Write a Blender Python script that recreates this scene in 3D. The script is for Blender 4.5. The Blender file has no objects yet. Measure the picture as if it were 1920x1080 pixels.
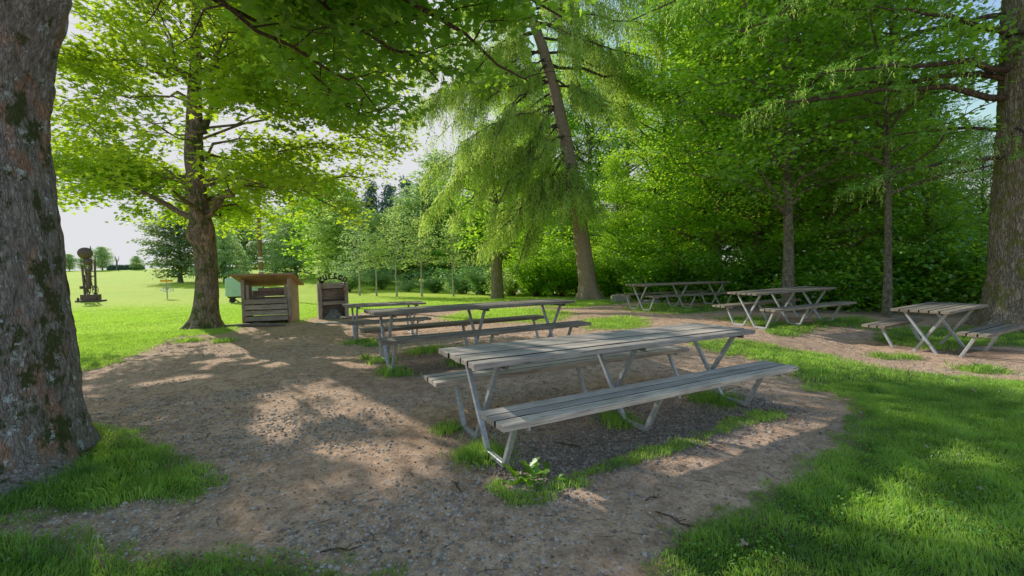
import bpy, bmesh, math, random
import numpy as np
from mathutils import Vector, Matrix

R = math.radians
rs = np.random.RandomState(7)
random.seed(7)
scn = bpy.context.scene
COL = scn.collection

# ------------------------------------------------------------------ camera model
F, PITCH, CH, ROLL = 822.3, -0.0402, 1.358, -0.0238      # focal (px of a 1920 frame), tilt, eye height, roll
def ray(px, py):
    a, b = px - 960, py - 540
    c, s = math.cos(-ROLL), math.sin(-ROLL)
    a, b = a * c - b * s, a * s + b * c
    X, U = a / F, -b / F
    c, s = math.cos(PITCH), math.sin(PITCH)
    return np.array([X, c - U * s, s + U * c])
def gp(px, py, z=0.0):
    r = ray(px, py); t = (z - CH) / r[2]
    return (r[0] * t, r[1] * t)
def at(px, py, Y):
    r = ray(px, py); k = Y / r[1]
    return np.array([r[0] * k, Y, CH + r[2] * k])

SUN_AZ, SUN_EL = R(-45.0), R(24.5)
SD = np.array([math.sin(SUN_AZ) * math.cos(SUN_EL), math.cos(SUN_AZ) * math.cos(SUN_EL), math.sin(SUN_EL)])  # to the sun

# ------------------------------------------------------------------ numpy noise
_perm = np.random.RandomState(3).rand(64, 64, 64).astype(np.float32)
def vnoise(x, y, z=0.0):
    x = np.asarray(x, float); y = np.asarray(y, float); z = np.zeros_like(x) + z
    xi = np.floor(x).astype(int); yi = np.floor(y).astype(int); zi = np.floor(z).astype(int)
    fx, fy, fz = x - xi, y - yi, z - zi
    fx = fx * fx * (3 - 2 * fx); fy = fy * fy * (3 - 2 * fy); fz = fz * fz * (3 - 2 * fz)
    def g(a, b, c): return _perm[(xi + a) & 63, (yi + b) & 63, (zi + c) & 63]
    r = 0
    for a in (0, 1):
        for b in (0, 1):
            for c in (0, 1):
                r = r + g(a, b, c) * (fx if a else 1 - fx) * (fy if b else 1 - fy) * (fz if c else 1 - fz)
    return r
def fbm(x, y, z=0.0, o=3):
    r = 0; a = .5; s = 0
    for i in range(o):
        r = r + a * vnoise(np.asarray(x) * 2 ** i + 7.1 * i, np.asarray(y) * 2 ** i + 3.3 * i, np.asarray(z) * 2 ** i + 1.7 * i); s += a; a *= .5
    return r / s
def sstep(a, b, x):
    t = np.clip((x - a) / (b - a), 0, 1); return t * t * (3 - 2 * t)
def inpoly(x, y, poly):
    c = np.zeros(x.shape, bool); n = len(poly)
    for i in range(n):
        x1, y1 = poly[i]; x2, y2 = poly[(i + 1) % n]
        if y1 == y2: continue
        c ^= ((y1 > y) != (y2 > y)) & (x < (x2 - x1) * (y - y1) / (y2 - y1) + x1)
    return c

# ------------------------------------------------------------------ tables (fitted to the place)
TAB = {  # x, y, z, angle, length, slope, frames
 'A': (-.458, 3.314, -.029, .501, 3.182, -.011, 3),
 'B': (-1.928, 5.865, .106, .498, 3.132, -.003, 3),
 'C': (-3.550, 9.181, -.031, .464, 1.659, -.009, 2),
 'D': (3.518, 12.652, .119, .448, 3.603, -.007, 3),
 'E': (4.879, 9.313, .015, .362, 2.443, .019, 3),
 'F': (6.490, 6.976, -.180, .454, 1.391, .027, 2)}

# ------------------------------------------------------------------ terrain
CTRL = []
for k, (x, y, z, th, L, sl, nf) in TAB.items():
    for u in np.linspace(0, L, 4):
        CTRL.append((x + u * math.cos(th), y + u * math.sin(th), z + sl * u, 1.5))
CTRL += [(-3.8, 2.9, .16, .9), (-3.3, 2.3, .1, .6), (10.3, 8.8, -.05, 1.5), (3.4, 18.8, .05, 2), (-8, 11.5, .04, 1.4), (-7, 12.5, 0, 1), (-5.4, 13.4, 0, 1)]
def gz(x, y):
    x = np.asarray(x, float); y = np.asarray(y, float)
    num = np.zeros_like(x); den = np.full_like(x, .35)
    for cx, cy, cz, r in CTRL:
        w = np.exp(-((x - cx) ** 2 + (y - cy) ** 2) / (r * r)); num += w * cz; den += w
    z = num / den
    z = z + .035 * (fbm(x * .45, y * .45) - .5) + .016 * (vnoise(x * 2.3, y * 2.3, 5) - .5) + .010 * (vnoise(x * 7, y * 7, 9) - .5) * (y < 14)
    # hollows worn under the tables
    for k in 'AB':
        tx, ty, _, th, L, _, _ = TAB[k]
        u = (x - tx) * math.cos(th) + (y - ty) * math.sin(th); v = -(x - tx) * math.sin(th) + (y - ty) * math.cos(th)
        z = z - .035 * np.exp(-((v + .45) / .3) ** 2) * sstep(.1, .5, u) * (1 - sstep(L - .4, L + .1, u))
    left = sstep(.02, .30, -x / np.maximum(y, 1)) * (y > 15)
    rise = np.interp(y, [0, 34, 60, 95, 130, 150, 190, 400], [0, 0, .7, 2.2, 4.4, 4.7, 3.0, -6])
    z = z + left * rise
    z = z - (1 - left) * np.interp(y, [0, 26, 45, 90, 400], [0, 0, 1.2, 5, 12])
    return z
def gz1(x, y): return float(gz(np.array([x]), np.array([y]))[0])

def W(l): return [gp(*p) for p in l]
GRASS_POLYS = [
  W([(1235, 1090), (1240, 1010), (1320, 965), (1425, 955), (1470, 885), (1555, 855), (1620, 800), (1605, 745), (1500, 702), (1500, 680), (1380, 668), (1300, 652), (1310, 636), (1400, 636), (1560, 655), (1690, 688), (1800, 695), (2100, 716), (2400, 900), (2400, 1400), (1300, 1400)]),
  W([(170, 815), (215, 822), (300, 850), (395, 890), (400, 915), (320, 935), (250, 945), (60, 985), (-80, 1000), (-200, 990), (-100, 900), (0, 905), (100, 905)]),
  W([(-300, 1060), (0, 1030), (100, 1010), (200, 1035), (330, 1050), (430, 1035), (480, 1060), (640, 1078), (740, 1085), (760, 1120), (700, 1300), (-300, 1300)]),
  [gp(-1500, 760), gp(-300, 730), gp(100, 705), gp(175, 692), gp(250, 660), gp(330, 632), gp(420, 628), gp(455, 612), gp(560, 605), gp(600, 592), gp(655, 590), gp(700, 584), gp(780, 578), gp(900, 578), gp(1010, 575), gp(1075, 578), gp(1150, 572), gp(1190, 566), (5.5, 21), (5, 40), (0, 90), (0, 400), (-700, 400), (-700, 3)],
  W([(830, 592), (900, 580), (1010, 578), (1075, 590), (1040, 606), (930, 604), (860, 606)]),
  W([(1085, 600), (1190, 598), (1215, 608), (1190, 618), (1100, 618)]),
  W([(1180, 580), (1230, 572), (1300, 580), (1350, 574), (1350, 590), (1260, 596), (1185, 590)]),
  W([(1350, 600), (1420, 596), (1460, 604), (1480, 612), (1560, 603), (1620, 596), (1640, 612), (1560, 612), (1480, 628), (1450, 622)]),
  W([(1640, 612), (1700, 610), (1800, 612), (1960, 612), (2100, 620), (2100, 640), (1930, 640), (1870, 632), (1760, 640), (1660, 632)]),
]
STRIP = W([(975, 900), (1060, 885), (1150, 850), (1250, 812), (1350, 785), (1450, 752), (1480, 755), (1470, 775), (1380, 800), (1290, 830), (1190, 862), (1090, 895), (1010, 925), (960, 945), (925, 930), (930, 880)])
GRASS_POLYS.append(STRIP)
TUFTS = [(*gp(715, 690), .22), (*gp(740, 712), .28), (*gp(690, 684), .12), (*gp(905, 845), .26), (*gp(838, 800), .15), (*gp(1160, 780), .22), (*gp(1340, 740), .3),
         (*gp(1700, 655), .2), (*gp(1838, 678), .3), (*gp(1655, 655), .2), (*gp(1465, 625), .3), (*gp(1560, 605), .4), (*gp(672, 640), .4), (*gp(700, 645), .25),
         (*gp(805, 668), .45), (*gp(1290, 590), .4), (*gp(640, 596), .3), (*gp(420, 640), .25), (*gp(350, 640), .35), (*gp(860, 690), .2), (*gp(1530, 690), .3)]
def grass_mask(x, y):
    k = np.minimum(1, y / 8 + .25)
    wx = x + k * (.44 * (fbm(x * 1.7, y * 1.7, 2) - .5) + .30 * (fbm(x * 7, y * 7, 6, 2) - .5))
    wy = y + k * (.44 * (fbm(x * 1.7, y * 1.7, 8) - .5) + .30 * (fbm(x * 7, y * 7, 12, 2) - .5))
    m = np.zeros(x.shape); r = .17 * k
    for ax_, ay_ in ((0, 0), (1, 0), (-1, 0), (0, 1), (0, -1), (1.8, 1.2), (-1.8, -1.2), (1.2, -1.8), (-1.2, 1.8)):
        q = np.zeros(x.shape)
        for p in GRASS_POLYS[:-1]: q = np.maximum(q, inpoly(wx + ax_ * r, wy + ay_ * r, p) * 1.0)
        q = np.maximum(q, inpoly(wx + ax_ * .03, wy + ay_ * .03, STRIP) * .62)
        m += q / 9
    for tx, ty, r_ in TUFTS: m = np.maximum(m, np.exp(-(((x - tx) ** 2 + (y - ty) ** 2) / (.5 * r_ * r_))) * .9)
    thin = fbm(x * 2.6, y * 2.6, 21, 3) * .6 + vnoise(x * 9, y * 9, 25) * .4
    m = m * sstep(.14, .50, thin + .12 * (y > 12) + .55 * (m - .5))
    return np.clip(m, 0, 1)

# ------------------------------------------------------------------ materials
def mat(name):
    m = bpy.data.materials.new(name); m.use_nodes = True
    nt = m.node_tree; nt.nodes.clear()
    return m, nt, nt.nodes, nt.links
def out(nt, sh):
    o = nt.nodes.new('ShaderNodeOutputMaterial'); nt.links.new(sh, o.inputs[0])
def noise(nt, scale, detail=4, vec=None, rough=.55):
    n = nt.nodes.new('ShaderNodeTexNoise'); n.inputs['Scale'].default_value = scale; n.inputs['Detail'].default_value = detail
    n.inputs['Roughness'].default_value = rough
    if vec is not None: nt.links.new(vec, n.inputs['Vector'])
    return n.outputs['Fac']
def ramp(nt, fac, stops):
    r = nt.nodes.new('ShaderNodeValToRGB'); e = r.color_ramp.elements
    while len(e) > 1: e.remove(e[-1])
    e[0].position = stops[0][0]; e[0].color = (*stops[0][1], 1)
    for p, c in stops[1:]:
        q = e.new(p); q.color = (*c, 1)
    nt.links.new(fac, r.inputs[0]); return r.outputs[0]
def mixc(nt, fac, a, b, mode='MIX'):
    m = nt.nodes.new('ShaderNodeMix'); m.data_type = 'RGBA'; m.blend_type = mode
    for s, v in ((m.inputs[0], fac), (m.inputs[6], a), (m.inputs[7], b)):
        if hasattr(v, 'is_output'): nt.links.new(v, s)
        elif isinstance(v, (int, float)): s.default_value = v
        else: s.default_value = (*v, 1)
    return m.outputs[2]
def math_(nt, op, a, b=0.0):
    m = nt.nodes.new('ShaderNodeMath'); m.operation = op
    for s, v in ((m.inputs[0], a), (m.inputs[1], b)):
        if hasattr(v, 'is_output'): nt.links.new(v, s)
        else: s.default_value = v
    return m.outputs[0]
def coords(nt, scale=(1, 1, 1), kind='Object'):
    t = nt.nodes.new('ShaderNodeTexCoord'); mp = nt.nodes.new('ShaderNodeMapping'); mp.inputs['Scale'].default_value = scale
    nt.links.new(t.outputs[kind], mp.inputs[0]); return mp.outputs[0]
def attr(nt, name):
    a = nt.nodes.new('ShaderNodeAttribute'); a.attribute_name = name; return a.outputs['Fac']
def bump(nt, h, strength, dist):
    b = nt.nodes.new('ShaderNodeBump'); b.inputs['Strength'].default_value = strength; b.inputs['Distance'].default_value = dist
    nt.links.new(h, b.inputs['Height']); return b.outputs[0]
def princ(nt, col, rough=.8, normal=None, metal=0.0, spec=.3):
    p = nt.nodes.new('ShaderNodeBsdfPrincipled')
    for nm, v in (('Base Color', col), ('Roughness', rough), ('Metallic', metal), ('Specular IOR Level', spec)):
        s = p.inputs[nm]
        if hasattr(v, 'is_output'): nt.links.new(v, s)
        elif nm == 'Base Color': s.default_value = (*v, 1)
        else: s.default_value = v
    if normal is not None: nt.links.new(normal, p.inputs['Normal'])
    return p.outputs[0]

def leaf_mat(name, dark, light, trans, tw=.5, gloss=.06):
    m, nt, N, L = mat(name)
    a = attr(nt, 'rnd')
    c1 = ramp(nt, a, [(0, dark), (1, light)])
    d = N.new('ShaderNodeBsdfDiffuse'); L.new(c1, d.inputs[0])
    t = N.new('ShaderNodeBsdfTranslucent')
    c2 = ramp(nt, a, [(0, tuple(.65 * v for v in trans)), (1, trans)]); L.new(c2, t.inputs[0])
    mx = N.new('ShaderNodeMixShader'); mx.inputs[0].default_value = tw; L.new(d.outputs[0], mx.inputs[1]); L.new(t.outputs[0], mx.inputs[2])
    g = N.new('ShaderNodeBsdfGlossy'); g.inputs['Roughness'].default_value = .45; g.inputs[0].default_value = (.8, .85, .8, 1)
    m2 = N.new('ShaderNodeMixShader'); m2.inputs[0].default_value = gloss; L.new(mx.outputs[0], m2.inputs[1]); L.new(g.outputs[0], m2.inputs[2])
    out(nt, m2.outputs[0]); return m

M = {}
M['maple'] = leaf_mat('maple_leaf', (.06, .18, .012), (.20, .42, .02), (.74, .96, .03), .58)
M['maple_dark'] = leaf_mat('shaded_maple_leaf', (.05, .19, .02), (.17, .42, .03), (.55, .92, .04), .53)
M['beech'] = leaf_mat('beech_leaf', (.05, .22, .010), (.22, .60, .03), (.62, .96, .04), .57, .05)
M['deep'] = leaf_mat('deep_green_leaf', (.02, .14, .012), (.22, .58, .035), (.60, .96, .03), .52, .10)
M['young'] = leaf_mat('young_leaf', (.30, .48, .10), (.58, .74, .22), (.72, .92, .20), .5)
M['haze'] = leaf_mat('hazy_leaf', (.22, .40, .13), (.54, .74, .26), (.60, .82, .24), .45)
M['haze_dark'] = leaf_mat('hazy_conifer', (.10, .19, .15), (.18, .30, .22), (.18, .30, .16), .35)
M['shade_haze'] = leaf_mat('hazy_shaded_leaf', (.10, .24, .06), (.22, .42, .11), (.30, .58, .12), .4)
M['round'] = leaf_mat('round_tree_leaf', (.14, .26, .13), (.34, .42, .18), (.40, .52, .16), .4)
M['needle'] = leaf_mat('spruce_needle', (.16, .34, .04), (.50, .70, .16), (.74, .95, .16), .5, .03)
M['needle_dark'] = leaf_mat('fir_needle', (.05, .20, .03), (.20, .46, .07), (.42, .80, .08), .48, .04)
M['grass'] = leaf_mat('grass_blade', (.07, .23, .035), (.40, .62, .10), (.60, .90, .10), .45, .06)
M['cone'] = leaf_mat('spruce_cone', (.11, .06, .03), (.22, .13, .06), (.10, .06, .03), .2, .02)
M['litter'] = leaf_mat('dry_leaf', (.12, .08, .05), (.38, .30, .20), (.2, .15, .08), .2, .03)
M['weed'] = leaf_mat('weed_leaf', (.10, .25, .02), (.20, .42, .03), (.4, .75, .03), .45, .06)

def bark_mat(name, a, b, crack=.55, sc=(6, 6, 1.6), strength=.9, moss=None, lichen=None, patch=None):
    m, nt, N, L = mat(name)
    v = coords(nt, sc)
    n1 = noise(nt, 3.0, 6, v, .65)
    vo = N.new('ShaderNodeTexVoronoi'); vo.inputs['Scale'].default_value = 3.2; vo.feature = 'DISTANCE_TO_EDGE'; 
    nv = N.new('ShaderNodeVectorMath'); nv.operation = 'ADD'
    nn = N.new('ShaderNodeTexNoise'); nn.inputs['Scale'].default_value = 2; L.new(v, nn.inputs['Vector']); L.new(v, nv.inputs[0]); L.new(nn.outputs['Color'], nv.inputs[1])
    L.new(nv.outputs[0], vo.inputs['Vector'])
    edge = ramp(nt, vo.outputs['Distance'], [(0, (0, 0, 0)), (.14, (1, 1, 1))])
    col = ramp(nt, n1, [(.3, a), (.7, b)])
    if patch:
        pn = noise(nt, 4.5, 3, coords(nt, (1, 1, .55)), .6)
        col = mixc(nt, ramp(nt, pn, [(.52, (0, 0, 0)), (.60, (1, 1, 1))]), col, patch)
    col = mixc(nt, crack, col, mixc(nt, edge, tuple(.35 * q for q in a), (1, 1, 1)), 'MULTIPLY')
    if moss:
        mn = noise(nt, 5.0, 5, coords(nt, (1, 1, .7)), .7)
        col = mixc(nt, ramp(nt, mn, [(.52, (0, 0, 0)), (.58, (1, 1, 1))]), col, moss)
    if lichen:
        ln = noise(nt, 11.0, 5, coords(nt, (1, 1, .9)), .75)
        col = mixc(nt, ramp(nt, ln, [(.59, (0, 0, 0)), (.62, (1, 1, 1))]), col, lichen)
    h = math_(nt, 'ADD', math_(nt, 'MULTIPLY', edge, .5 * crack / .55), n1)
    out(nt, princ(nt, col, .9, bump(nt, h, strength, .03), 0, .15)); return m
M['bark_left'] = bark_mat('sycamore_bark', (.16, .13, .115), (.46, .42, .385), crack=.30, sc=(13, 13, 4), moss=(.085, .10, .04), lichen=(.55, .60, .60), patch=(.40, .25, .18))
M['bark'] = bark_mat('maple_bark', (.18, .135, .10), (.40, .31, .235), moss=(.10, .12, .04), patch=(.42, .29, .20))
M['bark_fir'] = bark_mat('fir_bark', (.24, .19, .14), (.54, .45, .35), sc=(9, 9, 1.8), moss=(.24, .25, .08), strength=1.0)
M['bark_spruce'] = bark_mat('spruce_bark', (.34, .25, .18), (.66, .51, .38), sc=(9, 9, 5))
M['bark_grey'] = bark_mat('smooth_grey_bark', (.12, .11, .075), (.28, .26, .19), sc=(3, 3, 2), strength=.4)
M['pale_bark'] = bark_mat('pale_young_bark', (.42, .40, .33), (.66, .63, .55), sc=(3, 3, 2), strength=.3)
M['twig'] = bark_mat('twig_bark', (.09, .065, .045), (.2, .15, .1))
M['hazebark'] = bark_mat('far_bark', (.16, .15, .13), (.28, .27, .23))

def wood_mat(name, a, b, c, axis=0, weather=.5):
    m, nt, N, L = mat(name)
    sc = [26, 26, 26]; sc[axis] = 1.1
    v = coords(nt, tuple(sc))
    n1 = noise(nt, 2.2, 8, v, .7)
    sc2 = [60, 60, 60]; sc2[axis] = 1.5
    n2 = noise(nt, 2, 3, coords(nt, tuple(sc2)), .6)
    n3 = noise(nt, 2.2, 4, coords(nt, (1, 1, 1)), .6)
    col = ramp(nt, n1, [(.30, a), (.5, b), (.72, c)])
    col = mixc(nt, ramp(nt, n2, [(.60, (0, 0, 0)), (.68, (1, 1, 1))]), col, tuple(.3 * q for q in a))
    col = mixc(nt, .5, col, ramp(nt, n3, [(.35, (.45, .44, .43)), (.65, (1.2, 1.15, 1.1))]), 'MULTIPLY')
    col = mixc(nt, 1.0, col, ramp(nt, attr(nt, 'rnd'), [(0, (.08, .07, .06)), (.05, (.08, .07, .06)), (.08, (.70, .70, .71)), (1, (1.12, 1.08, 1.02))]), 'MULTIPLY')  # lowest rnd: gap shade painted on the inner plank sides
    out(nt, princ(nt, col, .8, bump(nt, math_(nt, 'SUBTRACT', n1, math_(nt, 'MULTIPLY', n2, .6)), .5, .008), 0, .25)); return m
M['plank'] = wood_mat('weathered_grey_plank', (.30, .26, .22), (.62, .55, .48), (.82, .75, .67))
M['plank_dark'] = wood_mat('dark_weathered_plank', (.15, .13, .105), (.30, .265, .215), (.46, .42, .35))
M['shed_wood'] = wood_mat('old_grey_board', (.26, .22, .19), (.44, .38, .33), (.60, .53, .46))
M['shed_post'] = wood_mat('old_grey_upright', (.26, .22, .19), (.44, .38, .33), (.60, .53, .46), 2)
M['ply'] = wood_mat('orange_plywood', (.46, .34, .23), (.62, .47, .33), (.74, .58, .43), 2)
M['ply_roof'] = wood_mat('orange_roof_board', (.44, .28, .15), (.58, .38, .22), (.7, .5, .32), 0)
M['burnt'] = wood_mat('soot_stained_board', (.18, .155, .13), (.38, .33, .285), (.60, .54, .48))
M['pole'] = wood_mat('brown_pole_wood', (.20, .12, .06), (.28, .18, .09), (.36, .24, .13), 2)

def simple(name, a, b, rough=.7, metal=0, sc=8, bs=.3, spec=.3):
    m, nt, N, L = mat(name)
    n = noise(nt, sc, 5, coords(nt), .6)
    out(nt, princ(nt, ramp(nt, n, [(.3, a), (.7, b)]), rough, bump(nt, n, bs, .01), metal, spec)); return m
M['steel'] = simple('galvanised_steel', (.34, .36, .38), (.56, .58, .60), .5, .35, 30, .2, .5)
M['concrete'] = simple('concrete', (.22, .19, .17), (.36, .32, .28), .9, 0, 25, .6)
M['rust'] = simple('rusty_steel', (.10, .07, .065), (.22, .15, .125), .8, .3, 12)
M['iron'] = simple('black_iron', (.03, .022, .018), (.07, .05, .04), .7, .4, 15)
M['rustred'] = simple('orange_rust', (.20, .08, .04), (.32, .15, .09), .8, .1, 15)
M['yellow'] = simple('yellow_band', (.75, .36, .02), (.85, .45, .03), .5, 0, 5, .05)
M['tarp'] = simple('pale_green_tarpaulin', (.42, .60, .46), (.52, .70, .56), .7, 0, 3, .4)
M['redpaint'] = simple('faded_red_paint', (.30, .10, .08), (.42, .17, .13), .8, 0, 20)
M['white'] = simple('white_paint', (.7, .7, .68), (.82, .82, .8), .6, 0, 10, .05)
M['ash'] = simple('grey_ash', (.10, .09, .085), (.30, .28, .26), .95, 0, 18, 1)
M['stone'] = simple('grey_stone_block', (.26, .24, .20), (.42, .39, .34), .9, 0, 12, .8)
M['tyre'] = simple('black_rubber', (.02, .02, .02), (.04, .04, .04), .8, 0, 10)
def pebble_mat():
    m, nt, N, L = mat('pebble')
    out(nt, princ(nt, ramp(nt, attr(nt, 'rnd'), [(0, (.20, .16, .13)), (.3, (.44, .37, .31)), (.65, (.62, .56, .51)), (1, (.84, .83, .81))]), .85, None, 0, .25)); return m
M['pebble'] = pebble_mat()

def ground_mat():
    m, nt, N, L = mat('park_ground')
    v = coords(nt)
    g = attr(nt, 'grass'); pit = attr(nt, 'pit'); far = attr(nt, 'far')
    n1 = noise(nt, .9, 5, v, .6); n2 = noise(nt, 9, 6, v, .7); n3 = noise(nt, 55, 4, v, .7)
    dirt = ramp(nt, n2, [(.28, (.33, .21, .14)), (.5, (.60, .41, .285)), (.75, (.85, .63, .475))])
    dirt = mixc(nt, .5, dirt, ramp(nt, n1, [(.3, (.62, .6, .58)), (.7, (1.25, 1.2, 1.15))]), 'MULTIPLY')
    dirt = mixc(nt, .7, dirt, ramp(nt, n3, [(.25, (.45, .42, .4)), (.7, (1.4, 1.35, 1.3))]), 'MULTIPLY')
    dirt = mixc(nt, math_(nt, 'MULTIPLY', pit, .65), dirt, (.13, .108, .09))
    vo = N.new('ShaderNodeTexVoronoi'); vo.inputs['Scale'].default_value = 42; L.new(v, vo.inputs['Vector'])
    sep = N.new('ShaderNodeSeparateColor'); L.new(vo.outputs['Color'], sep.inputs[0])
    isst = math_(nt, 'MULTIPLY', ramp(nt, sep.outputs[0], [(.80, (0, 0, 0)), (.82, (1, 1, 1))]), ramp(nt, vo.outputs['Distance'], [(.30, (1, 1, 1)), (.45, (0, 0, 0))]))
    dirt = mixc(nt, math_(nt, 'MULTIPLY', isst, .8), dirt, ramp(nt, sep.outputs[1], [(0, (.16, .13, .11)), (1, (.42, .40, .38))]))
    gn = noise(nt, 60, 5, v, .75); gn2 = noise(nt, 1.6, 4, v, .6)
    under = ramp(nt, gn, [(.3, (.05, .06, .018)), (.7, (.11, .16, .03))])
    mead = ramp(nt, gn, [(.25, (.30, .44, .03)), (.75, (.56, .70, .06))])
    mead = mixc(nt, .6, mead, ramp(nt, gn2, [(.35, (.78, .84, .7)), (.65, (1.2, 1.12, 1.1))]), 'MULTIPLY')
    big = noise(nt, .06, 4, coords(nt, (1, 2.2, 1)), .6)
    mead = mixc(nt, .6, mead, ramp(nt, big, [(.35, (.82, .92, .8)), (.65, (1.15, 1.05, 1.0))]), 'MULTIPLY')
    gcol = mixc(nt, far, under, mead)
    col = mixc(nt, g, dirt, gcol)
    h = math_(nt, 'ADD', math_(nt, 'MULTIPLY', n2, 1.0), math_(nt, 'ADD', math_(nt, 'MULTIPLY', n3, .35), math_(nt, 'MULTIPLY', isst, .25)))
    out(nt, princ(nt, col, .95, bump(nt, h, .9, .03), 0, .1)); return m
M['ground'] = ground_mat()

# ------------------------------------------------------------------ object helpers
def tag(o, label=None, cat=None, group=None, kind=None):
    if label: o['label'] = label
    if cat: o['category'] = cat
    if group: o['group'] = group
    if kind: o['kind'] = kind
    return o
def empty(name, loc, label, cat, rz=0.0, group=None):
    o = bpy.data.objects.new(name, None); COL.objects.link(o); o.location = loc; o.rotation_euler = (0, 0, rz)
    o.empty_display_size = .2
    return tag(o, label, cat, group)
def link(name, me, m, parent=None):
    o = bpy.data.objects.new(name, me); COL.objects.link(o)
    if m is not None:
        if not me.materials: me.materials.append(m)
        elif me.materials[0] != m: o.material_slots[0].link = 'OBJECT'; o.material_slots[0].material = m
    if parent is not None: o.parent = parent
    return o
def raw_mesh(name, V, loops, counts, rnd=None, smooth=False, attrs=None):
    me = bpy.data.meshes.new(name); V = np.asarray(V, np.float32)
    me.vertices.add(len(V)); me.vertices.foreach_set('co', V.ravel())
    loops = np.asarray(loops, np.int32).ravel(); counts = np.asarray(counts, np.int32)
    me.loops.add(len(loops)); me.loops.foreach_set('vertex_index', loops)
    me.polygons.add(len(counts))
    st = np.zeros(len(counts), np.int32); st[1:] = np.cumsum(counts)[:-1]
    me.polygons.foreach_set('loop_start', st)
    if rnd is not None:
        a = me.attributes.new('rnd', 'FLOAT', 'FACE'); a.data.foreach_set('value', np.asarray(rnd, np.float32))
    if attrs:
        for k, vals in attrs.items():
            a = me.attributes.new(k, 'FLOAT', 'POINT'); a.data.foreach_set('value', np.asarray(vals, np.float32))
    me.polygons.foreach_set('use_smooth', np.full(len(counts), smooth))
    me.update(calc_edges=True)
    return me

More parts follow.
